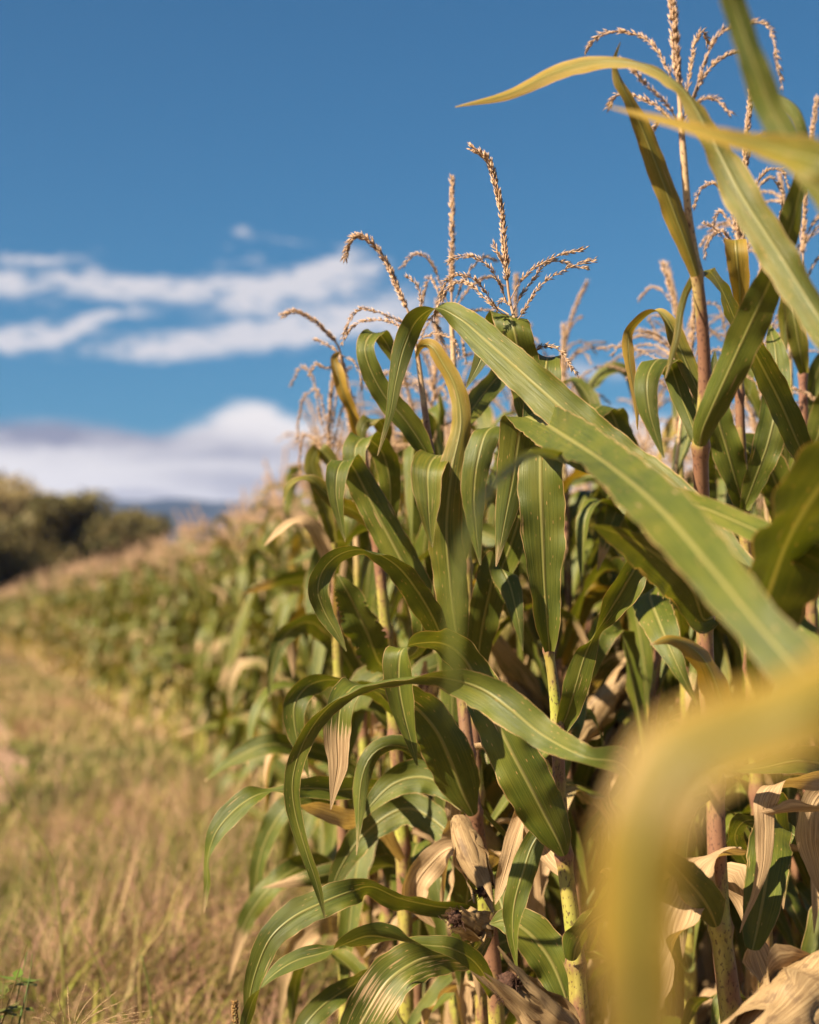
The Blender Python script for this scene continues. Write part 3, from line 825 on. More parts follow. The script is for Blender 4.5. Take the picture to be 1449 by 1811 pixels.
B.leaf([(1262, 1092, 2.36, 17, 0), (1246, 1096, 2.34, 24, -10), (1228, 1050, 2.28, 38, -30), (1195, 1008, 2.2, 46, -38), (1145, 970, 2.12, 40, -42), (1095, 944, 2.06, 24, -45), (1043, 927, 2.02, 1, -45)], 25, curl=.5, sign=1, wrap=1.2)
B.leaf([(1268, 1640, 2.41, 20, -10), (1258, 1615, 2.38, 34, -15), (1240, 1585, 2.34, 34, -25), (1212, 1552, 2.3, 26, -30), (1185, 1520, 2.26, 18, -30), (1150, 1486, 2.2, 10, -20), (1120, 1470, 2.16, 1, -20)], 26, curl=.6, sign=-1, wrap=1.4)
B.leaf([(1266, 1388, 2.42, 16, 0), (1272, 1350, 2.39, 22, 5), (1280, 1290, 2.34, 26, 15), (1270, 1220, 2.3, 28, 30), (1240, 1160, 2.26, 24, 40), (1190, 1130, 2.22, 12, 40), (1150, 1140, 2.2, 1, 40)], 27, yel=.55, curl=.6, sign=-1, wrap=1.2)
B.leaf([(1258, 1400, 2.46, 12, 20), (1228, 1410, 2.4, 20, 30), (1200, 1440, 2.34, 22, 20), (1172, 1450, 2.3, 16, 20), (1140, 1450, 2.28, 1, 20)], 28, curl=.4)
B.tassel([(1205, 215, 2.25), (1201, 160, 2.25), (1196, 90, 2.24), (1191, 20, 2.23), (1187, -50, 2.22)],
         [[(1200, 170, 2.25), (1175, 110, 2.26), (1147, 73, 2.27), (1116, 58, 2.28), (1077, 56, 2.29), (1050, 72, 2.3), (1037, 88, 2.3)],
          [(1215, 200, 2.25), (1240, 131, 2.23), (1263, 72, 2.22), (1294, 46, 2.2), (1330, 38, 2.18), (1358, 45, 2.17), (1371, 85, 2.16), (1384, 152, 2.16)],
          [(1212, 205, 2.25), (1240, 145, 2.27), (1262, 113, 2.28), (1290, 95, 2.29), (1320, 90, 2.3)],
          [(1200, 215, 2.25), (1180, 185, 2.23), (1147, 152, 2.21), (1116, 120, 2.2), (1100, 110, 2.2)],
          [(1198, 222, 2.25), (1165, 190, 2.27), (1130, 172, 2.28), (1095, 166, 2.29), (1074, 192, 2.3)],
          [(1210, 210, 2.25), (1222, 120, 2.28), (1232, 70, 2.3), (1243, 55, 2.31), (1252, 75, 2.32)],
          [(1206, 225, 2.25), (1235, 180, 2.22), (1265, 175, 2.2), (1292, 200, 2.19)],
          [(1200, 225, 2.25), (1170, 215, 2.25), (1150, 240, 2.25)]], 12, stem=.0034)
B.ear((1540, 1690, 2.36), (1300, 1870, 2.2), 60, 8, 6)

# --- plant C, just outside the frame at the right; its leaves reach in, out of focus
Cp = Hero(gnd(1880, 1.35), 'nearest maize plant at the right edge whose long blurred leaves cross the picture', HG)
Cp.stalk([(1880, gy(1.35), 1.35, 34), (1840, 2400, 1.35, 32), (1800, 1600, 1.36, 28), (1760, 1000, 1.38, 22), (1720, 400, 1.4, 16), (1690, -100, 1.42, 9)], [3000, 2400, 1900, 1450, 1000, 500], .3, 5)
Cp.leaf([(1800, 1590, 1.33, 34, 10), (1680, 1500, 1.36, 46, 10), (1560, 1370, 1.4, 50, 5), (1490, 1280, 1.40, 50, 5), (1420, 1195, 1.42, 50, 5), (1340, 1104, 1.46, 44, -5), (1260, 1006, 1.53, 49, -8), (1180, 912, 1.65, 52, -8), (1090, 832, 1.88, 46, 0),
         (1000, 772, 2.2, 42, (60, .2)), (950, 744, 2.5, 37, (35, .2)), (926, 739, 2.55, 36, (8, 0)), (917, 775, 2.57, 34, (0, 0)), (908, 840, 2.585, 29, (-4, 0)), (893, 920, 2.59, 17, (-8, 0)), (878, 1002, 2.59, 1, (-8, 0))], 31, n=130, curl=.3, sign=1, yel=.05, ripple=.5)
Cp.leaf([(1790, 1470, 1.5, 30, 0), (1640, 1300, 1.6, 34, 0), (1480, 1190, 2.0, 36, 0), (1330, 1040, 2.15, 34, 0), (1200, 890, 2.27, 38, 0), (1070, 790, 2.36, 38, 0), (960, 692, 2.42, 36, 0), (870, 612, 2.48, 30, 0), (812, 562, 2.53, 25, (46, .3)),
         (772, 545, 2.55, 24, (25, 1)), (738, 566, 2.57, 23, (-5, .7)), (715, 612, 2.58, 19, (-22, .2)), (700, 672, 2.58, 13, (-18, 0)), (689, 735, 2.58, 7, (-15, 0)), (668, 806, 2.59, 1, (-20, 0))], 32, n=130, curl=.28, sign=1, yel=.18, tip=.9)
A.leaf([(1016, 1646, 2.58, 14, 60), (1062, 1590, 2.5, 26, 60), (1108, 1500, 2.38, 32, 55), (1126, 1400, 2.26, 32, 52), (1096, 1350, 2.2, 30, 48), (1040, 1340, 2.18, 22, 42), (960, 1300, 2.24, 29, 22), (900, 1252, 2.27, 35, 2), (850, 1218, 2.3, 36, -18),
         (780, 1198, 2.34, 31, -50), (700, 1200, 2.38, 24, -70), (640, 1215, 2.42, 21, -70), (582, 1250, 2.46, 18, -55), (538, 1312, 2.5, 15, -15), (518, 1380, 2.52, 16, 15), (523, 1440, 2.54, 16, 25), (543, 1510, 2.55, 12, 25), (561, 1565, 2.56, 8, 0), (575, 1624, 2.57, 1, 0)],
        33, n=140, curl=.45, sign=1, yel=.05, ripple=.6)
Cp.leaf([(1830, 1050, 1.1, 60, 15), (1700, 1090, .74, 80, 18), (1560, 1175, .615, 78, 20), (1440, 1236, .60, 80, 20), (1345, 1280, .60, 82, 18), (1262, 1312, .60, 84, 14), (1200, 1350, .60, 86, 8), (1158, 1420, .60, 82, 5), (1136, 1505, .60, 80, 3), (1128, 1590, .60, 78, 3), (1128, 1700, .60, 74, 5),
         (1134, 1850, .605, 62, 8), (1144, 2000, .61, 34, 10), (1148, 2090, .62, 1, 10)], 34, n=110, curl=.10, sign=-1, yel=.53, dry=.23, ripple=1.2, tip=2)
Cp.leaf([(1760, 960, 1.45, 26, 10), (1600, 760, 1.7, 32, 10), (1449, 560, 1.85, 33, 8), (1380, 450, 1.9, 34, 5), (1310, 340, 1.95, 33, 5), (1255, 235, 2.0, 27, 15), (1205, 155, 2.05, 20, 40), (1140, 115, 2.1, 17, 60), (1060, 108, 2.14, 18, 45), (980, 128, 2.18, 17, 25), (900, 166, 2.22, 10, 15), (805, 189, 2.25, 1, 10)],
        35, n=110, curl=.35, sign=-1, yel=.12, yt=.45)
Cp.leaf([(1740, 640, 1.4, 22, 0), (1600, 500, 1.45, 28, 0), (1470, 345, 1.5, 30, 0), (1405, 262, 1.52, 29, 0), (1366, 195, 1.53, 28, 0), (1334, 110, 1.53, 26, 0), (1302, 15, 1.53, 23, 0), (1270, -80, 1.52, 16, 0), (1240, -160, 1.52, 1, 0)], 36, curl=.3, sign=-1, yel=.05)
Cp.leaf([(1735, 520, 1.38, 24, -40), (1600, 370, 1.36, 40, -45), (1500, 305, 1.36, 42, -50), (1449, 285, 1.37, 38, -52), (1390, 268, 1.42, 28, -55), (1330, 252, 1.47, 19, -55), (1260, 236, 1.53, 13, -40), (1180, 214, 1.6, 9, -20), (1075, 188, 1.66, 1, 0)], 37, curl=.35, yel=.1, yt=.6)
Cp.leaf([(1770, 1200, 1.5, 26, 0), (1500, 1020, 1.8, 26, 0), (1250, 900, 2.05, 20, 0), (1050, 830, 2.3, 12, 10), (960, 800, 1.9, 8, 30), (890, 840, 1.4, 8, 30), (838, 915, 1.1, 8, 30), (813, 1000, 1.0, 9, 20), (804, 1090, .97, 9, 20), (802, 1180, .96, 8, 20), (802, 1275, .96, 1, 20)], 38, curl=.3, dry=.0, tip=.95, yel=.08)
Cp.leaf([(1760, 900, 1.5, 40, -20), (1640, 760, 1.7, 60, -40), (1520, 790, 1.72, 80, -44), (1449, 862, 1.78, 98, -48), (1402, 938, 1.83, 104, -48), (1372, 1010, 1.88, 96, -46), (1350, 1090, 1.93, 72, -40), (1345, 1180, 1.96, 38, -30), (1352, 1260, 1.97, 1, -20)], 39, curl=.45, sign=1)
Cp.leaf([(1800, 1500, 1.3, 40, 0), (1640, 1380, 1.2, 60, -30), (1520, 1290, 1.15, 64, -40), (1440, 1230, 1.12, 46, -45), (1370, 1210, 1.1, 1, -45)], 40, curl=.3)

# --- plant D, left of A and a step behind it
D = Hero(gnd(905, 2.95), 'maize plant left of the sharpest one, tassel tip hooked over to the left', HG)
D.stalk([(905, gy(2.95), 2.96, 15), (872, 1700, 2.93, 15), (862, 1620, 2.92, 15), (850, 1510, 2.9, 14), (840, 1440, 2.88, 13), (828, 1330, 2.9, 12), (815, 1200, 2.92, 11), (800, 1050, 2.94, 10), (778, 900, 2.95, 8.5), (761, 795, 2.95, 6.5), (748, 698, 2.95, 5.5), (737, 615, 2.95, 4)], [1620, 1440, 1330, 1150, 980, 800], .42, 6)
D.leaf([(838, 1443, 2.84, 12, 0), (818, 1400, 2.82, 36, 0), (797, 1345, 2.8, 42, 0), (772, 1293, 2.78, 40, 0), (736, 1252, 2.76, 36, (38, -.3)), (692, 1226, 2.72, 32, (38, -.8)), (652, 1213, 2.68, 28, (25, -1)), (624, 1216, 2.64, 26, (5, -.8)), (604, 1245, 2.62, 25, (-4, -.2)),
        (597, 1300, 2.62, 24, (-2, 0)), (598, 1352, 2.62, 18, (2, 0)), (592, 1392, 2.62, 9, (-4, 0)), (585, 1432, 2.62, 1, (-4, 0))], 51, n=110, curl=.35, sign=-1, tip=.66, label='leaf whose hanging tip has dried to streaked tan')
D.leaf([(758, 805, 2.93, 13, 0), (738, 772, 2.92, 20, 0), (715, 740, 2.91, 21, 0), (682, 702, 2.9, 20, 0), (656, 654, 2.89, 18, (25, 0)), (646, 618, 2.89, 17, (4, 0)), (655, 594, 2.91, 17, (0, 0)), (668, 589, 2.94, 16, (10, .1)), (682, 604, 2.96, 15, (25, 0)), (694, 628, 2.97, 10, (30, 0)), (700, 650, 2.97, 1, (30, 0))],
       52, curl=.35, sign=1, yel=.12)
D.leaf([(812, 1160, 2.92, 13, 0), (806, 1110, 2.9, 24, 0), (796, 1020, 2.88, 31, 0), (790, 930, 2.87, 31, 0), (800, 830, 2.87, 24, 0), (816, 745, 2.88, 18, -5), (806, 687, 2.89, 17, -20), (785, 646, 2.9, 16, -30), (763, 613, 2.91, 14, -45), (746, 612, 2.93, 8, -45), (735, 634, 2.94, 1, -30)], 53, n=100, yel=.12, yt=.5, curl=.4, sign=-1)
D.leaf([(808, 1010, 2.96, 10, 0), (818, 940, 2.97, 20, (15, 0)), (810, 870, 2.96, 25, (15, 0)), (797, 826, 2.95, 27, (12, 0)), (776, 805, 2.91, 29, (4, 0)), (757, 830, 2.86, 30, (-2, 0)), (757, 880, 2.85, 23, (-2, 0)), (760, 930, 2.85, 11, (0, 0)), (765, 968, 2.85, 1, (0, 0))], 54, curl=.2, sign=-1, yel=.25, ripple=.5)
D.leaf([(795, 800, 2.97, 10, 0), (812, 760, 3.0, 14, 5), (840, 717, 3.04, 20, 8), (872, 676, 3.08, 20, 10), (905, 640, 3.1, 16, 15), (935, 615, 3.12, 1, 15)], 55, yel=.2)
D.leaf([(790, 1150, 2.9, 13, -15), (765, 1090, 2.84, 24, -25), (735, 1040, 2.8, 26, -32), (705, 1003, 2.77, 25, -42), (676, 983, 2.75, 20, -58), (650, 974, 2.73, 17, -72), (622, 973, 2.72, 18, -55), (592, 986, 2.71, 20, -35), (570, 1012, 2.71, 20, -20), (563, 1044, 2.71, 19, -10), (575, 1083, 2.72, 16, 0), (596, 1120, 2.72, 9, 0), (613, 1152, 2.72, 1, 0)],
       56, n=100, curl=.35, yel=.08)
D.leaf([(850, 1520, 2.95, 10, 0), (800, 1500, 2.96, 18, 20), (760, 1530, 2.97, 26, 10), (735, 1570, 2.97, 26, 0), (745, 1610, 2.97, 16, 0), (770, 1640, 2.97, 1, 0)], 60, dry=.95, curl=.9, label='crumpled dry tan leaf')
D.leaf([(838, 1440, 2.95, 10, 0), (800, 1400, 2.98, 20, 10), (750, 1375, 3.0, 30, 15), (700, 1385, 3.0, 26, 20), (660, 1420, 3.0, 14, 20), (640, 1450, 3.0, 1, 20)], 61, curl=.3, yel=.05)
D.leaf([(855, 1560, 3.0, 10, 0), (790, 1470, 3.1, 26, 0), (720, 1430, 3.15, 30, 10), (650, 1470, 3.15, 26, 10), (600, 1540, 3.15, 16, 0), (580, 1600, 3.15, 1, 0)], 63, curl=.3, yel=.02)
D.ear((868, 1646, 2.8), (806, 1624, 2.74), 24, 9, 5)
D.ear((808, 1445, 2.84), (858, 1575, 2.76), 24, 10, 4)
D.leaf([(866, 1648, 2.86, 10, 0), (830, 1690, 2.78, 22, 20), (785, 1690, 2.72, 30, 25), (735, 1702, 2.68, 38, 22), (690, 1733, 2.66, 42, 15), (655, 1785, 2.65, 42, 8), (625, 1845, 2.65, 34, 0), (604, 1910, 2.65, 1, 0)], 57, curl=.3, dry=.28, yel=.2)
D.leaf([(862, 1640, 2.86, 9, 20), (820, 1612, 2.86, 16, 0), (765, 1602, 2.84, 22, -25), (705, 1588, 2.8, 25, -45), (655, 1568, 2.76, 22, -40), (618, 1578, 2.73, 24, 0), (570, 1597, 2.71, 27, 20), (520, 1622, 2.7, 27, 18), (480, 1658, 2.69, 23, 10), (455, 1712, 2.69, 19, 5), (441, 1770, 2.69, 11, 0), (438, 1835, 2.69, 1, 0)], 58, n=100, curl=.35, yel=.05)
D.leaf([(872, 1760, 2.72, 9, 20), (850, 1714, 2.64, 16, 28), (825, 1690, 2.6, 19, 32), (790, 1676, 2.57, 21, 45), (755, 1672, 2.56, 19, 75), (720, 1667, 2.55, 19, 110), (690, 1660, 2.54, 26, 142), (650, 1656, 2.53, 27, 150), (615, 1668, 2.52, 23, 138), (588, 1680, 2.52, 19, 95), (560, 1689, 2.51, 19, 55), (530, 1697, 2.5, 20, 38),
        (500, 1712, 2.49, 18, 40), (470, 1737, 2.48, 14, 70), (450, 1765, 2.48, 15, 120), (440, 1792, 2.48, 13, 145), (430, 1832, 2.48, 8, 150), (425, 1875, 2.48, 1, 150)], 59, n=130, curl=.3, ripple=.6, wrap=.5, tip=.97)
D.tassel([(737, 615, 2.95), (726, 562, 2.94), (702, 506, 2.93), (682, 462, 2.92), (658, 430, 2.91), (634, 417, 2.9), (619, 429, 2.9), (610, 456, 2.9)],
         [[(732, 590, 2.95), (704, 566, 2.93), (665, 551, 2.92), (638, 547, 2.91), (617, 569, 2.9), (608, 594, 2.9)],
          [(733, 600, 2.95), (693, 570, 2.96), (654, 566, 2.97), (624, 577, 2.98), (606, 606, 2.98)],
          [(734, 600, 2.95), (745, 550, 2.95), (738, 505, 2.94), (722, 490, 2.94)],
          [(733, 595, 2.95), (755, 565, 2.97), (772, 575, 2.98), (784, 605, 2.99)],
          [(735, 605, 2.95), (768, 590, 2.92), (800, 600, 2.9), (812, 625, 2.9)],
          [(730, 590, 2.95), (705, 600, 2.93), (695, 630, 2.92)]], 13)

V = Hero(gnd(655, 4.0), 'blurred maize plant leaning low leaves out over the grass left of the hooked tassel', HG)
V.stalk([(655, gy(4.0), 4.0, 11), (648, 1500, 4.0, 10), (640, 1200, 4.0, 8), (632, 1000, 4.0, 6), (628, 870, 4.0, 3)], [1700, 1500, 1350, 1200, 1080], .3, 21)
V.leaf([(650, 1520, 3.98, 8, 0), (610, 1440, 3.9, 16, 10), (560, 1400, 3.85, 20, 20), (505, 1430, 3.8, 22, 20), (465, 1500, 3.8, 18, 10), (450, 1580, 3.8, 10, 0), (444, 1640, 3.8, 1, 0)], 141, yel=.1)
V.leaf([(650, 1610, 3.98, 8, 0), (600, 1560, 3.8, 18, 15), (550, 1530, 3.75, 22, 20), (490, 1560, 3.7, 22, 15), (440, 1620, 3.7, 16, 5), (415, 1690, 3.7, 8, 0), (405, 1740, 3.7, 1, 0)], 142, yel=.15, tip=.7)
V.leaf([(645, 1380, 3.98, 8, 0), (590, 1340, 3.95, 14, 15), (530, 1322, 3.9, 18, 20), (470, 1318, 3.85, 20, 20), (420, 1340, 3.85, 15, 40), (385, 1365, 3.85, 9, 60), (362, 1382, 3.85, 1, 60)], 143, yel=.05)
V.leaf([(642, 1260, 3.98, 8, 0), (620, 1180, 3.9, 18, 0), (580, 1120, 3.85, 22, -10), (540, 1100, 3.8, 20, -30), (500, 1130, 3.8, 16, -20), (480, 1190, 3.8, 8, 0), (476, 1240, 3.8, 1, 0)], 144)
V.leaf([(655, 1700, 3.98, 8, 0), (610, 1640, 3.9, 16, 0), (560, 1640, 3.85, 20, 10), (520, 1690, 3.8, 18, 0), (500, 1760, 3.8, 9, 0), (495, 1810, 3.8, 1, 0)], 145, dry=.5)
V.leaf([(636, 1120, 3.98, 8, 0), (650, 1040, 3.95, 18, 0), (655, 960, 3.95, 20, 0), (640, 905, 3.93, 18, (0, 0)), (622, 915, 3.9, 15, (0, 0)), (618, 980, 3.9, 1, (0, 0))], 146, yel=.1)
V.tassel([(628, 870, 4.0), (624, 810, 4.0), (618, 750, 4.0), (606, 700, 4.0)], [], 22, 7, .3)

# --- plants a little farther, still told apart
E = Hero(gnd(862, 3.15), 'maize plant with an upright straight tassel spike just left of the sharp tassel', HG)
E.stalk([(862, gy(3.15), 3.15, 14), (850, 1600, 3.15, 13), (835, 1200, 3.15, 11), (820, 900, 3.15, 8), (803, 650, 3.15, 5), (799, 570, 3.15, 4)], [1600, 1400, 1200, 1000, 800], .3, 7)
E.tassel([(799, 570, 3.15), (799, 500, 3.14), (800, 420, 3.13), (800, 316, 3.12)],
         [[(798, 555, 3.15), (775, 490, 3.14), (758, 458, 3.13), (735, 450, 3.12), (712, 472, 3.12)],
          [(798, 560, 3.15), (778, 520, 3.16), (762, 492, 3.17), (752, 510, 3.17), (747, 540, 3.17)],
          [(800, 545, 3.15), (830, 480, 3.16), (856, 455, 3.17), (880, 462, 3.18)],
          [(800, 555, 3.15), (835, 505, 3.13), (868, 490, 3.12), (890, 505, 3.12)],
          [(800, 565, 3.15), (835, 550, 3.16), (870, 548, 3.17)],
          [(799, 565, 3.15), (770, 560, 3.15), (748, 590, 3.15), (740, 625, 3.15)],
          [(799, 560, 3.15), (815, 590, 3.15), (824, 640, 3.15)]], 14, 0)
E.leaf([(858, 1120, 3.13, 10, -10), (875, 1040, 3.05, 22, -15), (905, 960, 3.0, 26, -20), (922, 890, 2.97, 26, (5, -.2)), (908, 800, 2.95, 25, (0, -.3)), (890, 757, 2.92, 25, (5, -.5)), (862, 762, 2.88, 25, (0, -.4)), (845, 812, 2.86, 25, (0, 0)), (838, 872, 2.86, 22, (0, 0)), (842, 940, 2.86, 12, (0, 0)), (850, 1000, 2.86, 1, (0, 0))], 61, curl=.3, sign=1)
E.leaf([(842, 1220, 3.1, 10, 0), (850, 1130, 3.05, 24, 0), (866, 1050, 3.0, 30, -5), (880, 1000, 2.98, 28, -20), (900, 1030, 2.95, 22, (10, 0)), (915, 1090, 2.93, 12, (10, 0)), (925, 1150, 2.93, 1, (10, 0))], 62, curl=.4)

Gp = Hero(gnd(720, 3.35), 'maize plant with a thin tassel arching far out to the left and a yellow sheath', HG)
Gp.stalk([(725, gy(3.35), 3.35, 14), (712, 1500, 3.35, 13), (690, 1200, 3.33, 11), (665, 950, 3.32, 9), (640, 790, 3.3, 6.5), (615, 700, 3.3, 5), (603, 628, 3.3, 3.5)], [1500, 1300, 1130, 950, 800], .35, 8)
Gp.leaf([(640, 790, 3.27, 8, 0), (632, 760, 3.26, 11, 0), (620, 725, 3.25, 11, 5), (606, 690, 3.24, 11, 10), (596, 655, 3.24, 11, 20), (592, 634, 3.25, 8, 40), (600, 622, 3.27, 1, 40)], 71, yel=.75, curl=.8)
Gp.leaf([(690, 1180, 3.28, 10, 0), (745, 1130, 3.0, 15, 0), (742, 1055, 2.98, 27, 0), (707, 985, 2.98, 30, 0), (676, 926, 2.98, 29, 0), (647, 868, 2.98, 27, (33, 0)), (627, 830, 2.97, 24, (22, 0)), (612, 814, 2.94, 22, (6, 0)), (597, 832, 2.9, 20, (-6, 0)), (594, 872, 2.89, 15, (-8, 0)), (602, 920, 2.89, 7, (-10, 0)), (611, 958, 2.89, 1, (-10, 0))], 72, n=100, curl=.3, sign=-1, yel=.08)
Gp.leaf([(672, 1000, 3.28, 9, 0), (690, 910, 3.22, 14, 0), (690, 850, 3.19, 20, (5, 0)), (678, 803, 3.17, 23, (8, 0)), (660, 782, 3.14, 24, (4, 0)), (642, 775, 3.1, 24, (0, 0)), (628, 792, 3.08, 22, (0, 0)), (630, 835, 3.07, 19, (0, 0)), (640, 885, 3.07, 10, (6, 0)), (650, 935, 3.07, 1, (8, 0))], 73, curl=.25, sign=-1, yel=.15)
Gp.leaf([(655, 880, 3.3, 8, 0), (668, 810, 3.26, 12, 0), (680, 765, 3.24, 14, (10, .1)), (672, 745, 3.22, 14, (0, .3)), (652, 742, 3.2, 13, (0, .5)), (640, 760, 3.19, 10, (0, .2)), (645, 790, 3.19, 1, (0, 0))], 74, yel=.3)
Gp.leaf([(660, 930, 3.3, 8, 0), (630, 905, 3.26, 14, 0), (600, 890, 3.22, 15, 0), (572, 868, 3.2, 14, 10), (553, 850, 3.19, 11, 40), (530, 848, 3.18, 9, 60), (510, 860, 3.18, 6, 30), (500, 890, 3.18, 1, 10)], 75, yel=.35)
Gp.leaf([(690, 1180, 3.3, 12, 0), (670, 1170, 3.2, 24, -10), (650, 1120, 3.15, 34, -18), (626, 1068, 3.12, 32, -22), (608, 1035, 3.1, 18, -25), (596, 1015, 3.1, 1, -25)], 76, curl=.35, tear=.18)
Gp.leaf([(700, 1260, 3.3, 10, 0), (680, 1235, 3.2, 14, -20), (640, 1212, 3.12, 17, -45), (600, 1203, 3.05, 18, -60), (568, 1204, 3.02, 17, -45), (542, 1216, 3.0, 20, -20), (522, 1245, 2.99, 21, -5), (523, 1292, 2.99, 17, 0), (535, 1335, 2.99, 9, 5), (546, 1375, 2.99, 1, 10)], 77, curl=.35, yel=.1)
Gp.leaf([(715, 1440, 3.28, 8, 10), (680, 1395, 3.1, 13, 15), (640, 1394, 3.02, 18, 20), (590, 1397, 2.96, 21, 22), (545, 1394, 2.93, 19, 25), (508, 1398, 2.9, 12, 60), (478, 1400, 2.89, 11, 85), (445, 1411, 2.87, 21, 45), (408, 1440, 2.86, 22, 25), (380, 1477, 2.85, 16, 15), (367, 1520, 2.85, 9, 50), (367, 1560, 2.85, 7, 20), (361, 1615, 2.85, 1, 10)], 78, n=110, yel=.1, tip=.86)
Gp.leaf([(712, 1520, 3.3, 8, 0), (660, 1450, 3.2, 16, 20), (610, 1448, 3.1, 18, 20), (560, 1432, 3.05, 14, 30), (530, 1425, 3.0, 1, 30)], 79, dry=.95, label='withered tan leaf low on the stalk')
Gp.leaf([(712, 1700, 3.25, 8, 10), (660, 1720, 3.1, 14, 15), (615, 1748, 3.0, 19, 18), (570, 1780, 2.96, 21, 12), (535, 1820, 2.94, 17, 5), (505, 1875, 2.94, 1, 0)], 80, yel=.1)
Gp.tassel([(603, 628, 3.3), (598, 612, 3.29), (584, 593, 3.28), (556, 567, 3.26), (523, 551, 3.24), (500, 557, 3.23)],
          [[(602, 628, 3.3), (588, 615, 3.3), (570, 605, 3.3), (558, 600, 3.3)],
           [(603, 632, 3.3), (580, 650, 3.28), (560, 645, 3.27), (547, 665, 3.26)],
           [(604, 630, 3.3), (612, 655, 3.31), (618, 690, 3.32), (622, 715, 3.32)],
           [(604, 628, 3.3), (625, 640, 3.28), (637, 662, 3.27), (640, 690, 3.27)]], 15)

Hh = Hero(gnd(1372, 3.1), 'maize plant behind the thick purplish stalk, a folded orange leaf under its pale tassel', HG)
Hh.stalk([(1380, gy(3.1), 3.1, 15), (1350, 1600, 3.1, 14), (1330, 1200, 3.08, 12), (1316, 900, 3.05, 10), (1309, 720, 3.03, 8), (1308, 560, 3.02, 5), (1308, 500, 3.02, 4)], [1600, 1400, 1180, 890, 700], .45, 9)
Hh.tassel([(1308, 500, 3.02), (1309, 410, 3.01), (1316, 300, 3.0), (1324, 215, 2.99), (1332, 143, 2.98)],
          [[(1309, 440, 3.0), (1290, 360, 3.0), (1265, 325, 3.0), (1240, 335, 3.0), (1228, 365, 3.0)], [(1309, 450, 3.0), (1330, 350, 2.98), (1352, 305, 2.97), (1380, 300, 2.96), (1396, 330, 2.96)],
           [(1309, 430, 3.0), (1335, 340, 3.04), (1365, 315, 3.06), (1385, 350, 3.07), (1380, 390, 3.08)], [(1309, 460, 3.0), (1280, 410, 2.97), (1258, 420, 2.96), (1245, 455, 2.95)],
           [(1312, 350, 3.0), (1330, 260, 3.0), (1345, 240, 3.0), (1360, 235, 3.0)], [(1309, 470, 3.0), (1345, 400, 3.0), (1370, 390, 3.0), (1390, 420, 3.0)],
           [(1309, 440, 3.0), (1295, 400, 3.05), (1275, 375, 3.06), (1262, 395, 3.06)]], 16, 6, .30)
Hh.leaf([(1310, 560, 2.99, 8, 0), (1308, 500, 2.96, 17, 0), (1303, 445, 2.94, 20, (0, 0)), (1301, 424, 2.96, 20, (0, 0)), (1301, 450, 3.0, 17, (0, 0)), (1303, 500, 3.01, 1, (0, 0))], 91, yel=.55)
Hh.leaf([(1318, 905, 3.02, 12, 0), (1305, 860, 3.0, 22, 0), (1285, 790, 2.98, 28, 0), (1268, 730, 2.97, 25, 5), (1262, 670, 2.98, 16, 20), (1265, 620, 3.0, 1, 20)], 92, yel=.1)
Hh.leaf([(1440, 850, 2.75, 10, 0), (1432, 828, 2.74, 16, 0), (1411, 782, 2.72, 24, 0), (1381, 713, 2.69, 26, 0), (1350, 652, 2.65, 24, 0), (1328, 610, 2.6, 20, 0), (1303, 570, 2.54, 18, 5), (1284, 527, 2.48, 17, 10), (1268, 496, 2.42, 14, 30), (1252, 478, 2.36, 11, (30, .8)), (1235, 486, 2.31, 9, (0, .9)), (1217, 510, 2.28, 7, (-10, .5)),
         (1205, 548, 2.26, 7, (-10, .2)), (1197, 598, 2.25, 6, (-10, 0)), (1187, 636, 2.25, 5, (-10, 0)), (1177, 670, 2.25, 1, (-10, 0))], 93, n=120, yel=.1, yt=.3)
Hh.leaf([(1316, 900, 3.0, 10, 0), (1335, 850, 2.98, 20, 0), (1360, 780, 2.97, 28, 0), (1376, 700, 2.98, 26, -10), (1372, 620, 3.0, 18, -20), (1360, 570, 3.05, 1, -20)], 94)
Hh.leaf([(1560, 1430, 2.7, 10, 40), (1500, 1372, 2.6, 22, 38), (1449, 1350, 2.52, 26, 35), (1404, 1347, 2.48, 24, 35), (1345, 1359, 2.46, 13, 35), (1286, 1364, 2.45, 1, 35)], 95, curl=.5)
Hh.leaf([(1560, 1410, 2.6, 8, 20), (1500, 1385, 2.52, 14, 20), (1449, 1380, 2.48, 18, 25), (1405, 1382, 2.45, 20, (60, -.6)), (1372, 1388, 2.43, 22, (20, -.5)), (1354, 1420, 2.42, 20, (-4, 0)), (1353, 1473, 2.42, 17, (-4, 0)), (1350, 1530, 2.42, 13, (-8, 0)), (1338, 1578, 2.42, 7, (-14, 0)), (1320, 1620, 2.42, 4, (-20, 0)), (1309, 1650, 2.42, 1, (-20, 0))], 96, dry=1.0, curl=.4, label='dry tan leaf hanging limp')
Hh.leaf([(1520, 1400, 2.6, 10, 0), (1470, 1392, 2.58, 20, 0), (1440, 1420, 2.56, 26, 10), (1432, 1480, 2.55, 24, 5), (1445, 1540, 2.55, 16, 0), (1460, 1600, 2.55, 1, 0)], 97, dry=1.0)
Hh.leaf([(1340, 1560, 3.05, 9, 20), (1300, 1480, 2.9, 18, 10), (1330, 1450, 2.8, 22, 30), (1390, 1470, 2.75, 20, 30), (1440, 1500, 2.7, 1, 20)], 98, yel=.1)

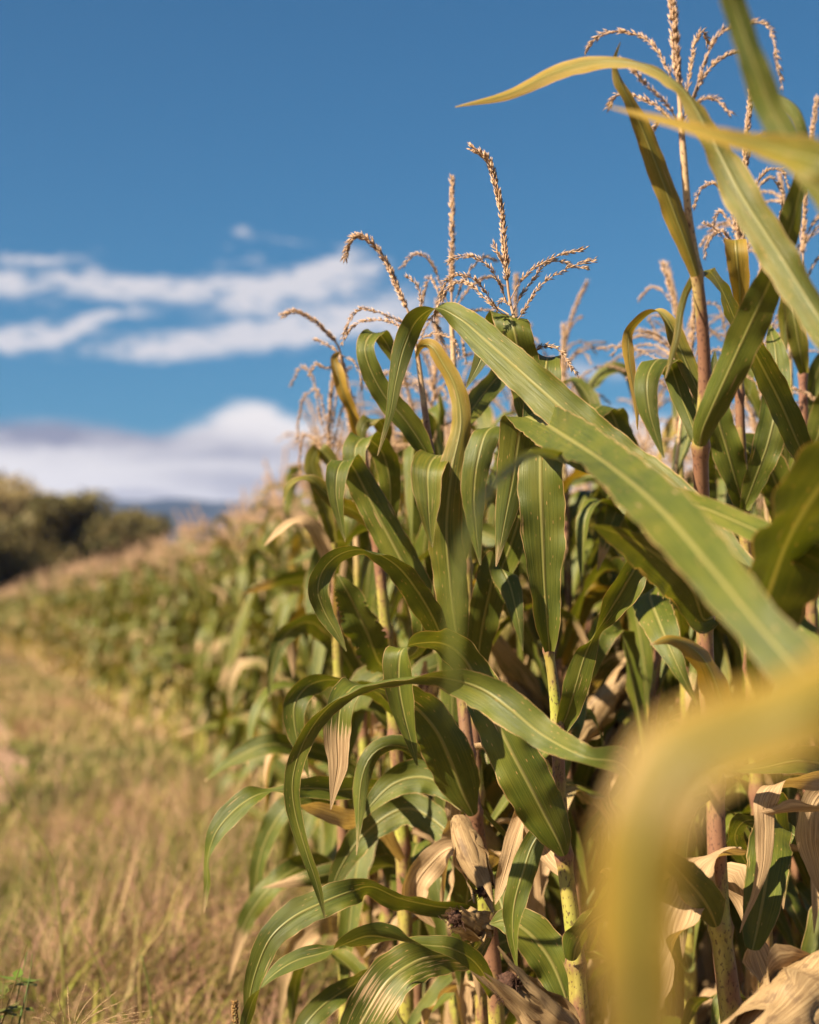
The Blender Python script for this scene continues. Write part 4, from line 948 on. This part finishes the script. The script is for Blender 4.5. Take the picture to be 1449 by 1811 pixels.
I2 = Hero(gnd(1440, 3.3), 'maize plant at the right edge with a slim pinkish stalk below a pale drooping tassel', HG)
I2.stalk([(1470, gy(3.3), 3.3, 14), (1450, 1500, 3.3, 13), (1436, 1100, 3.3, 11), (1424, 830, 3.3, 9), (1420, 650, 3.3, 7), (1418, 520, 3.3, 4)], [1400, 1150, 900, 660], .5, 10)
I2.tassel([(1418, 520, 3.3), (1422, 420, 3.29), (1428, 300, 3.28), (1446, 175, 3.27)], [], 17, 10, .42)
I2.leaf([(1421, 660, 3.27, 9, 0), (1415, 620, 3.25, 16, 0), (1405, 560, 3.24, 18, 0), (1398, 520, 3.26, 15, (0, 0)), (1390, 560, 3.3, 13, (0, 0)), (1388, 640, 3.3, 1, (0, 0))], 101, yel=.3)
I2.leaf([(1424, 840, 3.27, 10, 0), (1445, 780, 3.24, 22, 0), (1470, 700, 3.22, 24, 0), (1500, 640, 3.22, 1, 0)], 102, yel=.2)
I2.leaf([(1430, 1020, 3.27, 10, 0), (1400, 940, 3.2, 26, 0), (1375, 860, 3.15, 30, 0), (1345, 800, 3.12, 26, 10), (1310, 780, 3.1, 14, 40), (1280, 800, 3.08, 1, 40)], 103)
U = Hero(gnd(610, 3.75), 'maize plant farthest left against the clouds with a drooping pinkish tassel', HG)
U.stalk([(615, gy(3.75), 3.75, 12), (605, 1400, 3.75, 10), (595, 1100, 3.75, 8), (588, 900, 3.75, 5), (586, 835, 3.75, 3)], [1400, 1200, 1000], .4, 13)
U.tassel([(586, 835, 3.75), (582, 770, 3.74), (585, 705, 3.73), (592, 650, 3.72)],
         [[(585, 825, 3.75), (575, 740, 3.75), (560, 690, 3.75), (540, 700, 3.75), (528, 745, 3.75), (526, 780, 3.75)], [(586, 825, 3.75), (560, 780, 3.75), (540, 770, 3.75), (530, 810, 3.75), (533, 850, 3.75)],
          [(586, 820, 3.75), (600, 740, 3.75), (618, 700, 3.75), (632, 720, 3.75), (636, 760, 3.75)], [(584, 800, 3.75), (565, 730, 3.72), (552, 665, 3.7), (535, 650, 3.7), (515, 680, 3.7)],
          [(586, 820, 3.75), (605, 790, 3.75), (622, 790, 3.75), (630, 830, 3.75)], [(585, 810, 3.75), (575, 800, 3.75), (558, 820, 3.75), (552, 860, 3.75)], [(586, 800, 3.75), (592, 720, 3.75), (606, 660, 3.75), (620, 650, 3.75)]], 19)
U.leaf([(590, 960, 3.7, 8, 0), (575, 900, 3.68, 14, 0), (560, 850, 3.66, 15, 5), (552, 815, 3.65, 14, (10, 0)), (565, 795, 3.64, 14, (0, 0)), (585, 815, 3.64, 12, (0, 0)), (592, 860, 3.64, 1, (0, 0))], 131, yel=.3)
U.leaf([(592, 1020, 3.7, 8, 0), (570, 960, 3.68, 14, 0), (545, 925, 3.66, 13, 20), (515, 925, 3.65, 10, 50), (488, 945, 3.65, 7, 40), (468, 965, 3.65, 1, 30)], 132, dry=.7, label='brown dry leaf pointing out to the left')
T4 = Hero(gnd(1215, 3.6), 'maize plant with a small pale tassel seen left of the thick purplish stalk', HG)
T4.stalk([(1225, gy(3.6), 3.6, 12), (1215, 1300, 3.6, 10), (1205, 900, 3.6, 7), (1203, 680, 3.6, 4), (1205, 600, 3.6, 3)], [1300, 1100, 900, 750], .4, 12)
T4.tassel([(1205, 600, 3.6), (1198, 548, 3.6), (1186, 510, 3.6), (1172, 467, 3.6)], [[(1203, 590, 3.6), (1185, 530, 3.6), (1155, 508, 3.6), (1130, 530, 3.6)], [(1203, 600, 3.6), (1170, 560, 3.6), (1150, 560, 3.6), (1165, 595, 3.6)], [(1205, 600, 3.6), (1180, 610, 3.6), (1140, 585, 3.6), (1110, 590, 3.6)],
           [(1206, 600, 3.6), (1240, 540, 3.6), (1268, 540, 3.6), (1285, 590, 3.6)], [(1206, 600, 3.6), (1250, 580, 3.6), (1275, 600, 3.6)]], 18)
T4.leaf([(1150, 900, 3.4, 9, 0), (1120, 830, 3.3, 20, 0), (1098, 770, 3.27, 24, (15, 0)), (1080, 727, 3.25, 24, (6, 0)), (1062, 717, 3.2, 22, (0, 0)), (1046, 735, 3.17, 19, (0, 0)), (1040, 775, 3.17, 12, (0, 0)), (1036, 815, 3.17, 1, (0, 0))], 111, yel=.1)
T4.leaf([(1210, 1180, 3.5, 9, 10), (1195, 1080, 3.3, 24, 10), (1172, 1040, 3.2, 36, 15), (1150, 1050, 3.1, 34, (15, 0)), (1170, 1110, 3.0, 30, (25, 0)), (1200, 1180, 2.95, 14, (25, 0)), (1235, 1250, 2.95, 1, (25, 0))], 112)

rlow = random.Random(77)
for hero, n_dry, n_green in ((A, 2, 0), (B, 2, 2), (D, 2, 2), (E, 2, 4), (Gp, 2, 3), (Hh, 2, 4), (I2, 2, 4), (T4, 2, 4), (V, 2, 2)):
    b0 = np.array(hero.o)
    for k in range(n_dry + n_green):
        dryl = k < n_dry
        a = Acc(); z = rlow.uniform(.35, 1.0); az = R(rlow.uniform(-25, 205))
        gen_leaf(a, b0 + np.array([0, 0, z]), az, rlow.uniform(.28, .5) if dryl else rlow.uniform(.4, .62), rlow.uniform(.018, .034), rlow.uniform(-.2, .9) if dryl else rlow.uniform(.7, 1.2),
                 rlow.uniform(.1, .4) if dryl else rlow.uniform(.3, .6), rlow.uniform(-1.5, -1.0), rlow, rlow.uniform(.6, 1.0) if dryl else 0, .85, .15, 9, 40, 0, .013, 1.2)
        put('leaf', mesh_of('leaf', a, M_LEAF, hero.o), hero.e, 'withered tan leaf low on the stalk' if dryl else None)
I3 = Hero(gnd(1408, 3.65), 'maize plant with a bushy pale tassel between the two taller ones at the upper right', HG)
I3.stalk([(1412, gy(3.65), 3.65, 12), (1408, 1300, 3.65, 10), (1402, 900, 3.65, 7), (1398, 620, 3.65, 4), (1396, 520, 3.65, 3)], [1300, 1100, 900, 750], .4, 23)
I3.tassel([(1396, 520, 3.65), (1393, 440, 3.65), (1390, 370, 3.65), (1380, 310, 3.65)], [], 24, 10, .36)
I3.leaf([(1402, 900, 3.6, 8, 0), (1390, 800, 3.55, 18, 0), (1372, 700, 3.52, 20, 0), (1355, 640, 3.5, 16, 10), (1335, 640, 3.48, 12, 30), (1325, 700, 3.48, 1, 20)], 161, yel=.2)
I3.leaf([(1402, 840, 3.6, 8, 0), (1425, 740, 3.55, 16, 0), (1450, 650, 3.52, 18, 0), (1475, 600, 3.5, 1, 0)], 162, yel=.2)

# ------------------------------------------------------------------ the rows behind: plants with parts, then plain copies, then the mass
rnd = random.Random(42)
def row_spots():
    near, mid, far = [], [], []
    for k in (0, .5, 1, 1.6, 2, 3, 4, 5, 6, 7, 8):
        d = 3.05 + rnd.random() * .3 + (0.45 if k < 1 else 0)
        while d < 128:
            x = edge_x(d) + k * .72 * 1.04 + rnd.gauss(0, .045)
            px = CX + x / d * FPX
            d_next = d + rnd.uniform(.16, .26) * (1 if d < 40 else 1.4)
            if -420 < px < 1449 + 350 / max(1, d / 3):
                it = (x, d + rnd.gauss(0, .03), k)
                if d < 6.2 and k < 4: near.append(it)
                elif (k == 0 and d < 26) or (k < 2 and d < 13) or (k < 5 and d < 9): mid.append(it)
                else: far.append(it)
            d = d_next
    return near, mid, far
near, mid, far = row_spots()
print('plants', len(near), len(mid), len(far))

EDGE_L = 'green maize plant of the outer row with withered tan lower leaves beside the grass verge'
ROW_L = 'green maize plant with a dry pinkish tassel crowded in the rows behind the outer one'
protos = []
for i in range(9):
    e = empty('maize_plant', (0, 0, 0), ROW_L, 'maize plant', 'maize plants in the inner rows')
    build_parts(e, gen_plant(100 + i, 0))
    protos.append(e)
used = set()
def jitter(o, x, y, s):
    o.location = (x, y, 0); o.rotation_euler = (rnd.gauss(0, .03), rnd.gauss(0, .03), rnd.random() * 6.283); o.scale = (s, s, s)
def name_it(o, k):
    if k == 0: tag(o, EDGE_L, 'maize plant', 'maize plants of the outer row')
    else: tag(o, ROW_L, 'maize plant', 'maize plants in the inner rows')
for x, y, k in near:
    i = rnd.randrange(len(protos))
    o = protos[i] if i not in used else copy_tree(protos[i])
    used.add(i)
    jitter(o, x, y, rnd.uniform(.92, 1.06)); name_it(o, k)
for i, p in enumerate(protos):
    if i not in used:
        for c in list(p.children_recursive): bpy.data.objects.remove(c)
        bpy.data.objects.remove(p)
mids = [mesh_of('maize_plant', joined(gen_plant(200 + i, 1)), PLANT_MATS) for i in range(8)]
for x, y, k in mid:
    o = put('maize_plant', mids[rnd.randrange(len(mids))])
    jitter(o, x, y, rnd.uniform(.96, 1.12)); name_it(o, k)
def far_field():
    acc = Acc()
    lows = [joined(gen_plant(300 + i, 2)) for i in range(6)]
    arrs = [l.arrays() for l in lows]
    for x, y, k in far:
        a = rnd.random() * 6.283; s = rnd.uniform(1.0, 1.2)
        M = np.eye(4); c, q = math.cos(a) * s, math.sin(a) * s
        M[:3, :3] = [[c, -q, 0], [q, c, 0], [0, 0, s]]; M[:3, 3] = (x, y, 0)
        v, f4, f3, uv, w, m4, m3 = arrs[rnd.randrange(len(arrs))]
        n0 = acc.n
        acc.v.append(v @ M[:3, :3].T + M[:3, 3]); acc.uv.append(uv); acc.w.append(w)
        acc.f4.append(f4 + n0); acc.m4.append(m4); acc.f3.append(f3 + n0); acc.m3.append(m3); acc.n += len(v)
    put('maize_field', mesh_of('maize_field', acc, PLANT_MATS), label='mass of ripening maize running away to the left under pinkish tassels', cat='maize field', kind='stuff')
far_field()

# ------------------------------------------------------------------ grassy verge
def verge():
    r = np.random.RandomState(9)
    V, F4, W = [], [], []
    n0 = 0
    def blades(cnt, dmin, dmax, offmin, offmax, hmin, hmax, wid, cols, bend, segs=4, wfar=0.0, clump=None):
        nonlocal n0
        u = r.rand(cnt); d = dmin * (dmax / dmin) ** u
        off = offmin + (offmax - offmin) * r.rand(cnt)
        x = edge_x(d) + off + r.randn(cnt) * .05
        # clumps
        dens = .5 + .5 * np.sin(x * 3.1 + np.sin(d * 1.7) * 2) * np.sin(d * 2.3 + x)
        keep = r.rand(cnt) < (.22 + .85 * dens)
        x, d = x[keep], d[keep]; k = len(x)
        h = (hmin + (hmax - hmin) * r.rand(k) ** 1.3) * (.55 + .8 * dens[keep])
        az = r.rand(k) * 6.283; b = bend * (.3 + r.rand(k)); w = wid * (.6 + .8 * r.rand(k)) * (1 + wfar * d)
        dirx, diry = np.cos(az), np.sin(az)
        s = np.linspace(0, 1, segs)
        P0 = np.stack([x, d, np.zeros(k)], -1)
        cx = P0[:, None, :] + np.stack([dirx[:, None] * b[:, None] * h[:, None] * s ** 2, diry[:, None] * b[:, None] * h[:, None] * s ** 2, h[:, None] * (s - .35 * b[:, None] * s ** 3)], -1)
        side = np.stack([-diry, dirx, np.zeros(k)], -1)
        ww = w[:, None] * np.interp(s, [0, .4, 1], [.8, 1, .08])[None, :]
        a_ = cx - side[:, None] * ww[..., None]; b_ = cx + side[:, None] * ww[..., None]
        vv = np.stack([a_, b_], 2).reshape(-1, 3)
        base = (np.arange(k) * segs * 2)[:, None, None] + n0
        q = (np.arange(segs - 1) * 2)[None, :, None] + np.array([0, 1, 3, 2])[None, None, :]
        F4.append((base + q).reshape(-1, 4)); V.append(vv); n0 += len(vv)
        pat = np.sin(x * 2.1 + 1.3 * np.sin(d * .9) + .7) + np.sin(d * 1.35 + 1.7 * np.sin(x * 1.6)) * .8 + .45 * np.sin(x * 5.3 + d * 3.7) + r.randn(k) * .9
        ng = sum(1 for q in cols if q[1] > q[0] * .84); order = np.argsort([-q[1] / q[0] for q in cols])
        rank = np.clip(((.36 - .26 * pat) + .12 * r.randn(k)) * len(cols), 0, len(cols) - 1).astype(int)
        c = np.array(cols)[order][rank] * (.55 + .85 * r.rand(k))[:, None]
        c = np.concatenate([c, np.ones((k, 1))], 1)
        W.append(np.repeat(c, segs * 2, axis=0))
    green = [(.15, .155, .026), (.20, .195, .034), (.12, .14, .025), (.26, .225, .05)]
    tan = [(.42, .28, .135), (.36, .24, .11), (.50, .35, .18), (.33, .19, .11), (.40, .22, .14)]
    blades(24000, 3.3, 12, -1.55, -.15, .08, .30, .0044, green + tan[:3], .9, 4, .04)
    blades(20000, 9, 40, -1.5, -.3, .06, .20, .0055, green + tan[:3], .8, 3, .04)
    blades(7000, 3.2, 10, -1.6, -.15, .24, .56, .0016, tan + green, .9, 5, .05)
    blades(6000, 9, 40, -1.5, -.35, .12, .30, .0030, tan, .7, 3, .05)
    blades(9000, 3.2, 11, -1.6, -.1, .12, .42, .0065, green, 1.3, 5, .02)
    blades(7000, 3.2, 16, -1.6, -.1, .08, .24, .013, green[:3], 1.4, 5, .03)
    blades(9000, 3.2, 60, -8.0, -3.9, .12, .38, .005, green + tan, .9, 3, .05)
    blades(3500, 5, 40, -2.1, -1.35, .04, .16, .005, green + tan[:3], .9, 3, .04)
    # wispy seed heads: short fine strokes near the top of the tan stems
    blades(5000, 3.2, 11, -1.6, -.15, .40, .56, .0009, [(.44, .25, .18), (.38, .20, .15)], 1.1, 5, .05)
    a = Acc(); a.v, a.f4, a.w = V, F4, W; a.m4 = [np.zeros(len(f), int) for f in F4]; a.n = n0
    a.uv = [np.zeros((len(v), 2)) for v in V]
    put('grass', mesh_of('grass', a, M_GRASS), label='dry tan and olive grass filling the verge between track and maize', cat='grass', kind='stuff')
verge()

# litter of dead leaves on the soil between the stalks
def litter():
    r = random.Random(5); a = Acc()
    for i in range(900):
        d = 2.2 * (14 / 2.2) ** r.random(); x = edge_x(d) + r.uniform(-.25, 3.0)
        gen_leaf(a, np.array([x, d, .03 + r.random() * .12]), r.random() * 6.283, r.uniform(.2, .5), r.uniform(.015, .03), r.uniform(-.3, .5), r.uniform(.2, .6), r.uniform(-.6, .1), r, r.uniform(.6, 1), .9, .2, 3, 7)
    put('dead_leaves', mesh_of('dead_leaves', a, M_LEAF), label='withered tan leaf litter lying on the soil between the stalks', cat='leaf litter', kind='stuff')
litter()

# sharp grass seed head and small plants at the bottom edge
def seedhead():
    r = random.Random(4)
    root = gnd(120, 2.6)
    e = empty('grass_plant', root, 'fine wispy grass seed head fanning to the right above the dry verge', 'grass plant')
    a = Acc()
    top = P(128, 1822, 2.6); b = np.array(root)
    C = catmull([b, b * .5 + top * .5 + np.array([.02, 0, 0]), top], 14)
    tube(a, C, np.linspace(.0018, .0009, 14), 5)
    v = a.arrays()[0]; a.w = [np.tile([.34, .24, .10, 1], (len(v), 1))]
    put('stem', mesh_of('stem', a, M_GRASS, root), e)
    ends = [(66, 1770), (100, 1752), (120, 1745), (152, 1742), (178, 1748), (205, 1755), (222, 1768), (240, 1780), (265, 1788), (270, 1800), (262, 1808), (255, 1818), (208, 1776), (60, 1800), (196, 1764), (245, 1795)]
    a = Acc()
    for ex, ey in ends:
        p1 = P(ex, ey, 2.6 + r.uniform(-.06, .06)); p0 = top + np.array([r.uniform(-.004, .004), 0, r.uniform(-.03, .004)])
        mid_ = (p0 + p1) / 2 + np.array([-.003, 0, .006])
        C = catmull([p0, mid_, p1], 10)
        tube(a, C, np.linspace(.00075, .0004, 10), 3, cap=False)
        spikelets(a, C, .0004, 26, r, .0045, .0006, .35, 0, .2)
    a.w = [np.concatenate([np.random.RandomState(1).uniform(.8, 1.25, (len(w), 1)) * np.array([[.42, .28, .15]]), np.ones((len(w), 1))], 1) for w in a.w]
    put('seed_head', mesh_of('seed_head', a, M_GRASS, root), e)
    # upright brown seed spike
    root = gnd(420, 2.62)
    e = empty('grass_plant', root, 'short upright brown seed spike beside the lowest hanging leaf tip', 'grass plant')
    a = Acc(); b = np.array(root); top = P(415, 1772, 2.6); C = catmull([b, (b + top) / 2 + np.array([.01, 0, 0]), top], 14)
    tube(a, C, np.linspace(.002, .001, 14), 5); a.w = [np.tile([.25, .2, .08, 1], (len(a.w[0]), 1))]
    put('stem', mesh_of('stem', a, M_GRASS, root), e)
    a = Acc(); C2 = C[-4:]; C2 = np.stack([P(418, 1830, 2.6), P(416, 1800, 2.6), P(415, 1772, 2.6)])
    spikelets(a, catmull(C2, 8), .002, 150, r, .006, .0016, .8, 0)
    a.w = [np.concatenate([np.random.RandomState(2).uniform(.6, 1.3, (len(w), 1)) * np.array([[.30, .17, .06]]), np.ones((len(w), 1))], 1) for w in a.w]
    put('seed_head', mesh_of('seed_head', a, M_GRASS, root), e)
    # long bent stems in the verge
    for pts, d, lab, c in [([(0, 1360), (40, 1440), (90, 1520)], 4.2, 'long yellow green grass stem slanting at the far left of the verge', (.26, .24, .06)),
                           ([(320, 1560), (290, 1640), (250, 1700)], 4.0, 'tan grass stem slanting through the middle of the verge', (.36, .26, .10)),
                           ([(140, 1640), (165, 1690), (195, 1760)], 4.0, 'olive grass stem bending above the wispy seed head', (.24, .22, .06)),
                           ([(250, 1690), (262, 1740), (270, 1811)], 3.6, 'green upright grass blade right of the wispy seed head', (.16, .18, .04))]:
        q = [P(x, y, d) for x, y in pts]; low = q[-1]; root = np.array([low[0] + .05, low[1], 0.0])
        C = catmull([root] + q[::-1], 20); a = Acc()
        tube(a, C, np.linspace(.004, .0016, 20), 5); a.w = [np.tile(list(c) + [1], (len(a.w[0]), 1))]
        put('tall_grass', mesh_of('tall_grass', a, M_GRASS, root), None, lab, 'grass stem', loc=root)
seedhead()
def weed():
    r = random.Random(8); root = np.array(gnd(-40, 3.0))
    e = empty('weed_plant', root, 'small leafy green weed in the lower left corner', 'weed')
    a, s = Acc(), Acc()
    for i in range(34):
        t = P(r.uniform(-90, 75), r.uniform(1670, 1860), 3.0 + r.uniform(-.15, .15)); C = catmull([root, (root + t) / 2 + np.array([r.gauss(0, .03), r.gauss(0, .03), .04]), t], 12)
        tube(s, C, np.linspace(.002, .0009, 12), 4)
        for k in range(18):
            j = r.uniform(.45, 1) * 11; p = C[min(int(j), 11)]
            az = r.random() * 6.283; d = np.array([math.cos(az), math.sin(az), r.uniform(-.2, .6)]); d = d / np.linalg.norm(d)
            n = 6; cc = p + d * (np.linspace(0, r.uniform(.022, .05), n))[:, None]; sd = np.repeat(nrm(np.cross(d, [0, 0, 1.0]))[None], n, 0)
            ribbon(a, cc, sd, np.interp(np.linspace(0, 1, n), [0, .4, 1], [.001, .010, .0005]), .4, 1, 0, 3, rng=r, ripple=.2)
    for q, c in ((a, (.11, .13, .025)), (s, (.13, .14, .04))):
        q.w = [np.tile([x * r.uniform(.75, 1.3) for x in c] + [1], (len(w), 1)) for w in q.w]
    put('stem', mesh_of('stem', s, M_GRASS, root), e); put('foliage', mesh_of('foliage', a, M_GRASS, root), e)
weed()

# ------------------------------------------------------------------ trees and hills far left
def tree(px, d, top_py, rx, label, cols, seed, base=0.0):
    r = np.random.RandomState(seed); rg = random.Random(seed)
    root = np.array([(px - CX) / FPX * d, d, base])
    H = EYE + (HOR - top_py) / FPX * d - base
    e = empty('tree', root, label, 'tree', 'trees beyond the far end of the field')
    a = Acc()
    C = catmull([root, root + np.array([.2, 0, H * .25]), root + np.array([-.1, .2, H * .6])], 10)
    tube(a, C, np.linspace(H * .035, H * .012, 10), 8)
    for k in range(8):
        az = k * .8 + rg.random(); st = C[3 + k % 6]
        en = st + np.array([math.cos(az) * rx * .7, math.sin(az) * rx * .7, H * rg.uniform(.15, .4)])
        tube(a, catmull([st, (st + en) / 2 + np.array([0, 0, H * .04]), en], 6), np.linspace(H * .014, H * .004, 6), 5)
    put('trunk', mesh_of('trunk', a, M_BARK, root), e)
    cl = 64
    cen = np.stack([r.randn(cl) * rx * .5, r.randn(cl) * rx * .5, H * (.18 + .72 * r.rand(cl))], -1)
    cen[:, :2] *= np.clip(1.15 - np.abs(cen[:, 2:] / H - .5) * 1.0, .25, 1)
    cen[:, 2] = np.minimum(cen[:, 2], H * .9 - (np.abs(cen[:, 0]) / rx) ** 2 * H * .3)
    V, W = [], []
    for c in cen:
        k = 230; rad = rx * rg.uniform(.18, .42)
        p = r.randn(k, 3); p = p / np.linalg.norm(p, axis=1, keepdims=True) * (rad * (.55 + .5 * r.rand(k)))[:, None]; p[:, 2] *= .75
        p = p + c
        s = .16 + .22 * r.rand(k)
        u = nrm(r.randn(k, 3)); w_ = nrm(np.cross(u, r.randn(k, 3)))
        q = np.stack([p - u * s[:, None], p + w_ * s[:, None] * .5, p + u * s[:, None], p - w_ * s[:, None] * .5], 1)
        V.append(q.reshape(-1, 3) + root)
        col = np.array(cols)[r.randint(0, len(cols), k)] * (.75 + .5 * r.rand(k))[:, None]
        W.append(np.repeat(np.concatenate([col, np.ones((k, 1))], 1), 4, axis=0))
    a = Acc(); v = np.concatenate(V); a.add(v, np.arange(len(v)).reshape(-1, 4), None, None, np.concatenate(W))
    put('crown', mesh_of('crown', a, M_GRASS, root), e)
dk = [(.145, .120, .044), (.165, .130, .050), (.19, .14, .058), (.115, .105, .040)]
tree(120, 112, 862, 4.0, 'broad dark olive tree at the far left end of the maize', dk, 1)
tree(245, 118, 888, 2.9, 'lower dark tree with an even top, nearest the distant blue hills', dk, 2)
tree(185, 126, 890, 3.6, 'small dark tree between the two larger dark ones', dk, 3)
tree(-15, 140, 832, 6.2, 'pale yellowish tree standing tallest behind the dark trees at the left edge', [(.34, .25, .11), (.28, .22, .09), (.38, .28, .14)], 4)
tree(-70, 108, 905, 3.4, 'dark tree cut off by the left edge of the picture', dk, 5)
tree(15, 116, 908, 3.3, 'dark olive tree between the pale tree and the broad dark one', dk, 6)
tree(72, 122, 900, 3.4, 'short bushy tree filling in below the broad dark crown', dk, 7)

def hills():
    m = make_plain('hill_forest', (.014, .022, .022), (.026, .034, .032), .004, .95, 0, 'Object', .1, 10, .5)
    a = Acc(); r = np.random.RandomState(5)
    nx, ny = 120, 24
    X = np.linspace(-3400, 3400, nx); yy = np.linspace(0, 1, ny)
    px = CX + X / 4200 * FPX
    hgt = np.interp(px, [-1600, -600, -100, 120, 220, 330, 440, 560, 800, 1100, 1500, 2200, 3200], [150, 190, 205, 214, 212, 205, 196, 178, 150, 110, 95, 120, 80]) / FPX * 4200
    hgt = hgt + 6 * np.sin(X * .011) + 4 * np.sin(X * .031 + 1) + r.randn(nx) * 1.2
    ridge = np.interp(yy, [0, .25, .5, .75, 1], [0, .35, 1, .6, .0])
    Z = hgt[:, None] * ridge[None, :] * (1 + .05 * r.randn(nx, ny)) - 2
    Z[:, 12] = hgt
    Y = 3500 + yy[None, :] * 1400 + 60 * np.sin(X * .004)[:, None]
    a.add(np.stack([np.repeat(X[:, None], ny, 1), Y, Z], -1), grid_faces(nx, ny))
    put('hills', mesh_of('hills', a, m), kind='structure', label='low wooded hills fading blue beyond the field')
hills()

# ------------------------------------------------------------------ air
HAZE = 0.00009
def haze():
    a = Acc()
    x0, x1, y0, y1, z0, z1 = -9500, 9500, -1000, 10000, -3.5, 360
    v = [(x, y, z) for x in (x0, x1) for y in (y0, y1) for z in (z0, z1)]
    f = [(0, 1, 3, 2), (4, 6, 7, 5), (0, 4, 5, 1), (2, 3, 7, 6), (0, 2, 6, 4), (1, 5, 7, 3)]
    a.add(v, f)
    m, nt = mat('haze')
    o = nt.nodes.new('ShaderNodeOutputMaterial'); p = nt.nodes.new('ShaderNodeVolumePrincipled')
    p.inputs['Color'].default_value = (.30, .44, .92, 1); p.inputs['Density'].default_value = HAZE; p.inputs['Anisotropy'].default_value = .1
    nt.links.new(p.outputs[0], o.inputs['Volume'])
    me = mesh_of('haze', a, m)
    for q in me.polygons: q.use_smooth = False
    put('haze', me, kind='stuff', label='thin blue haze in the air before the hills')
haze()
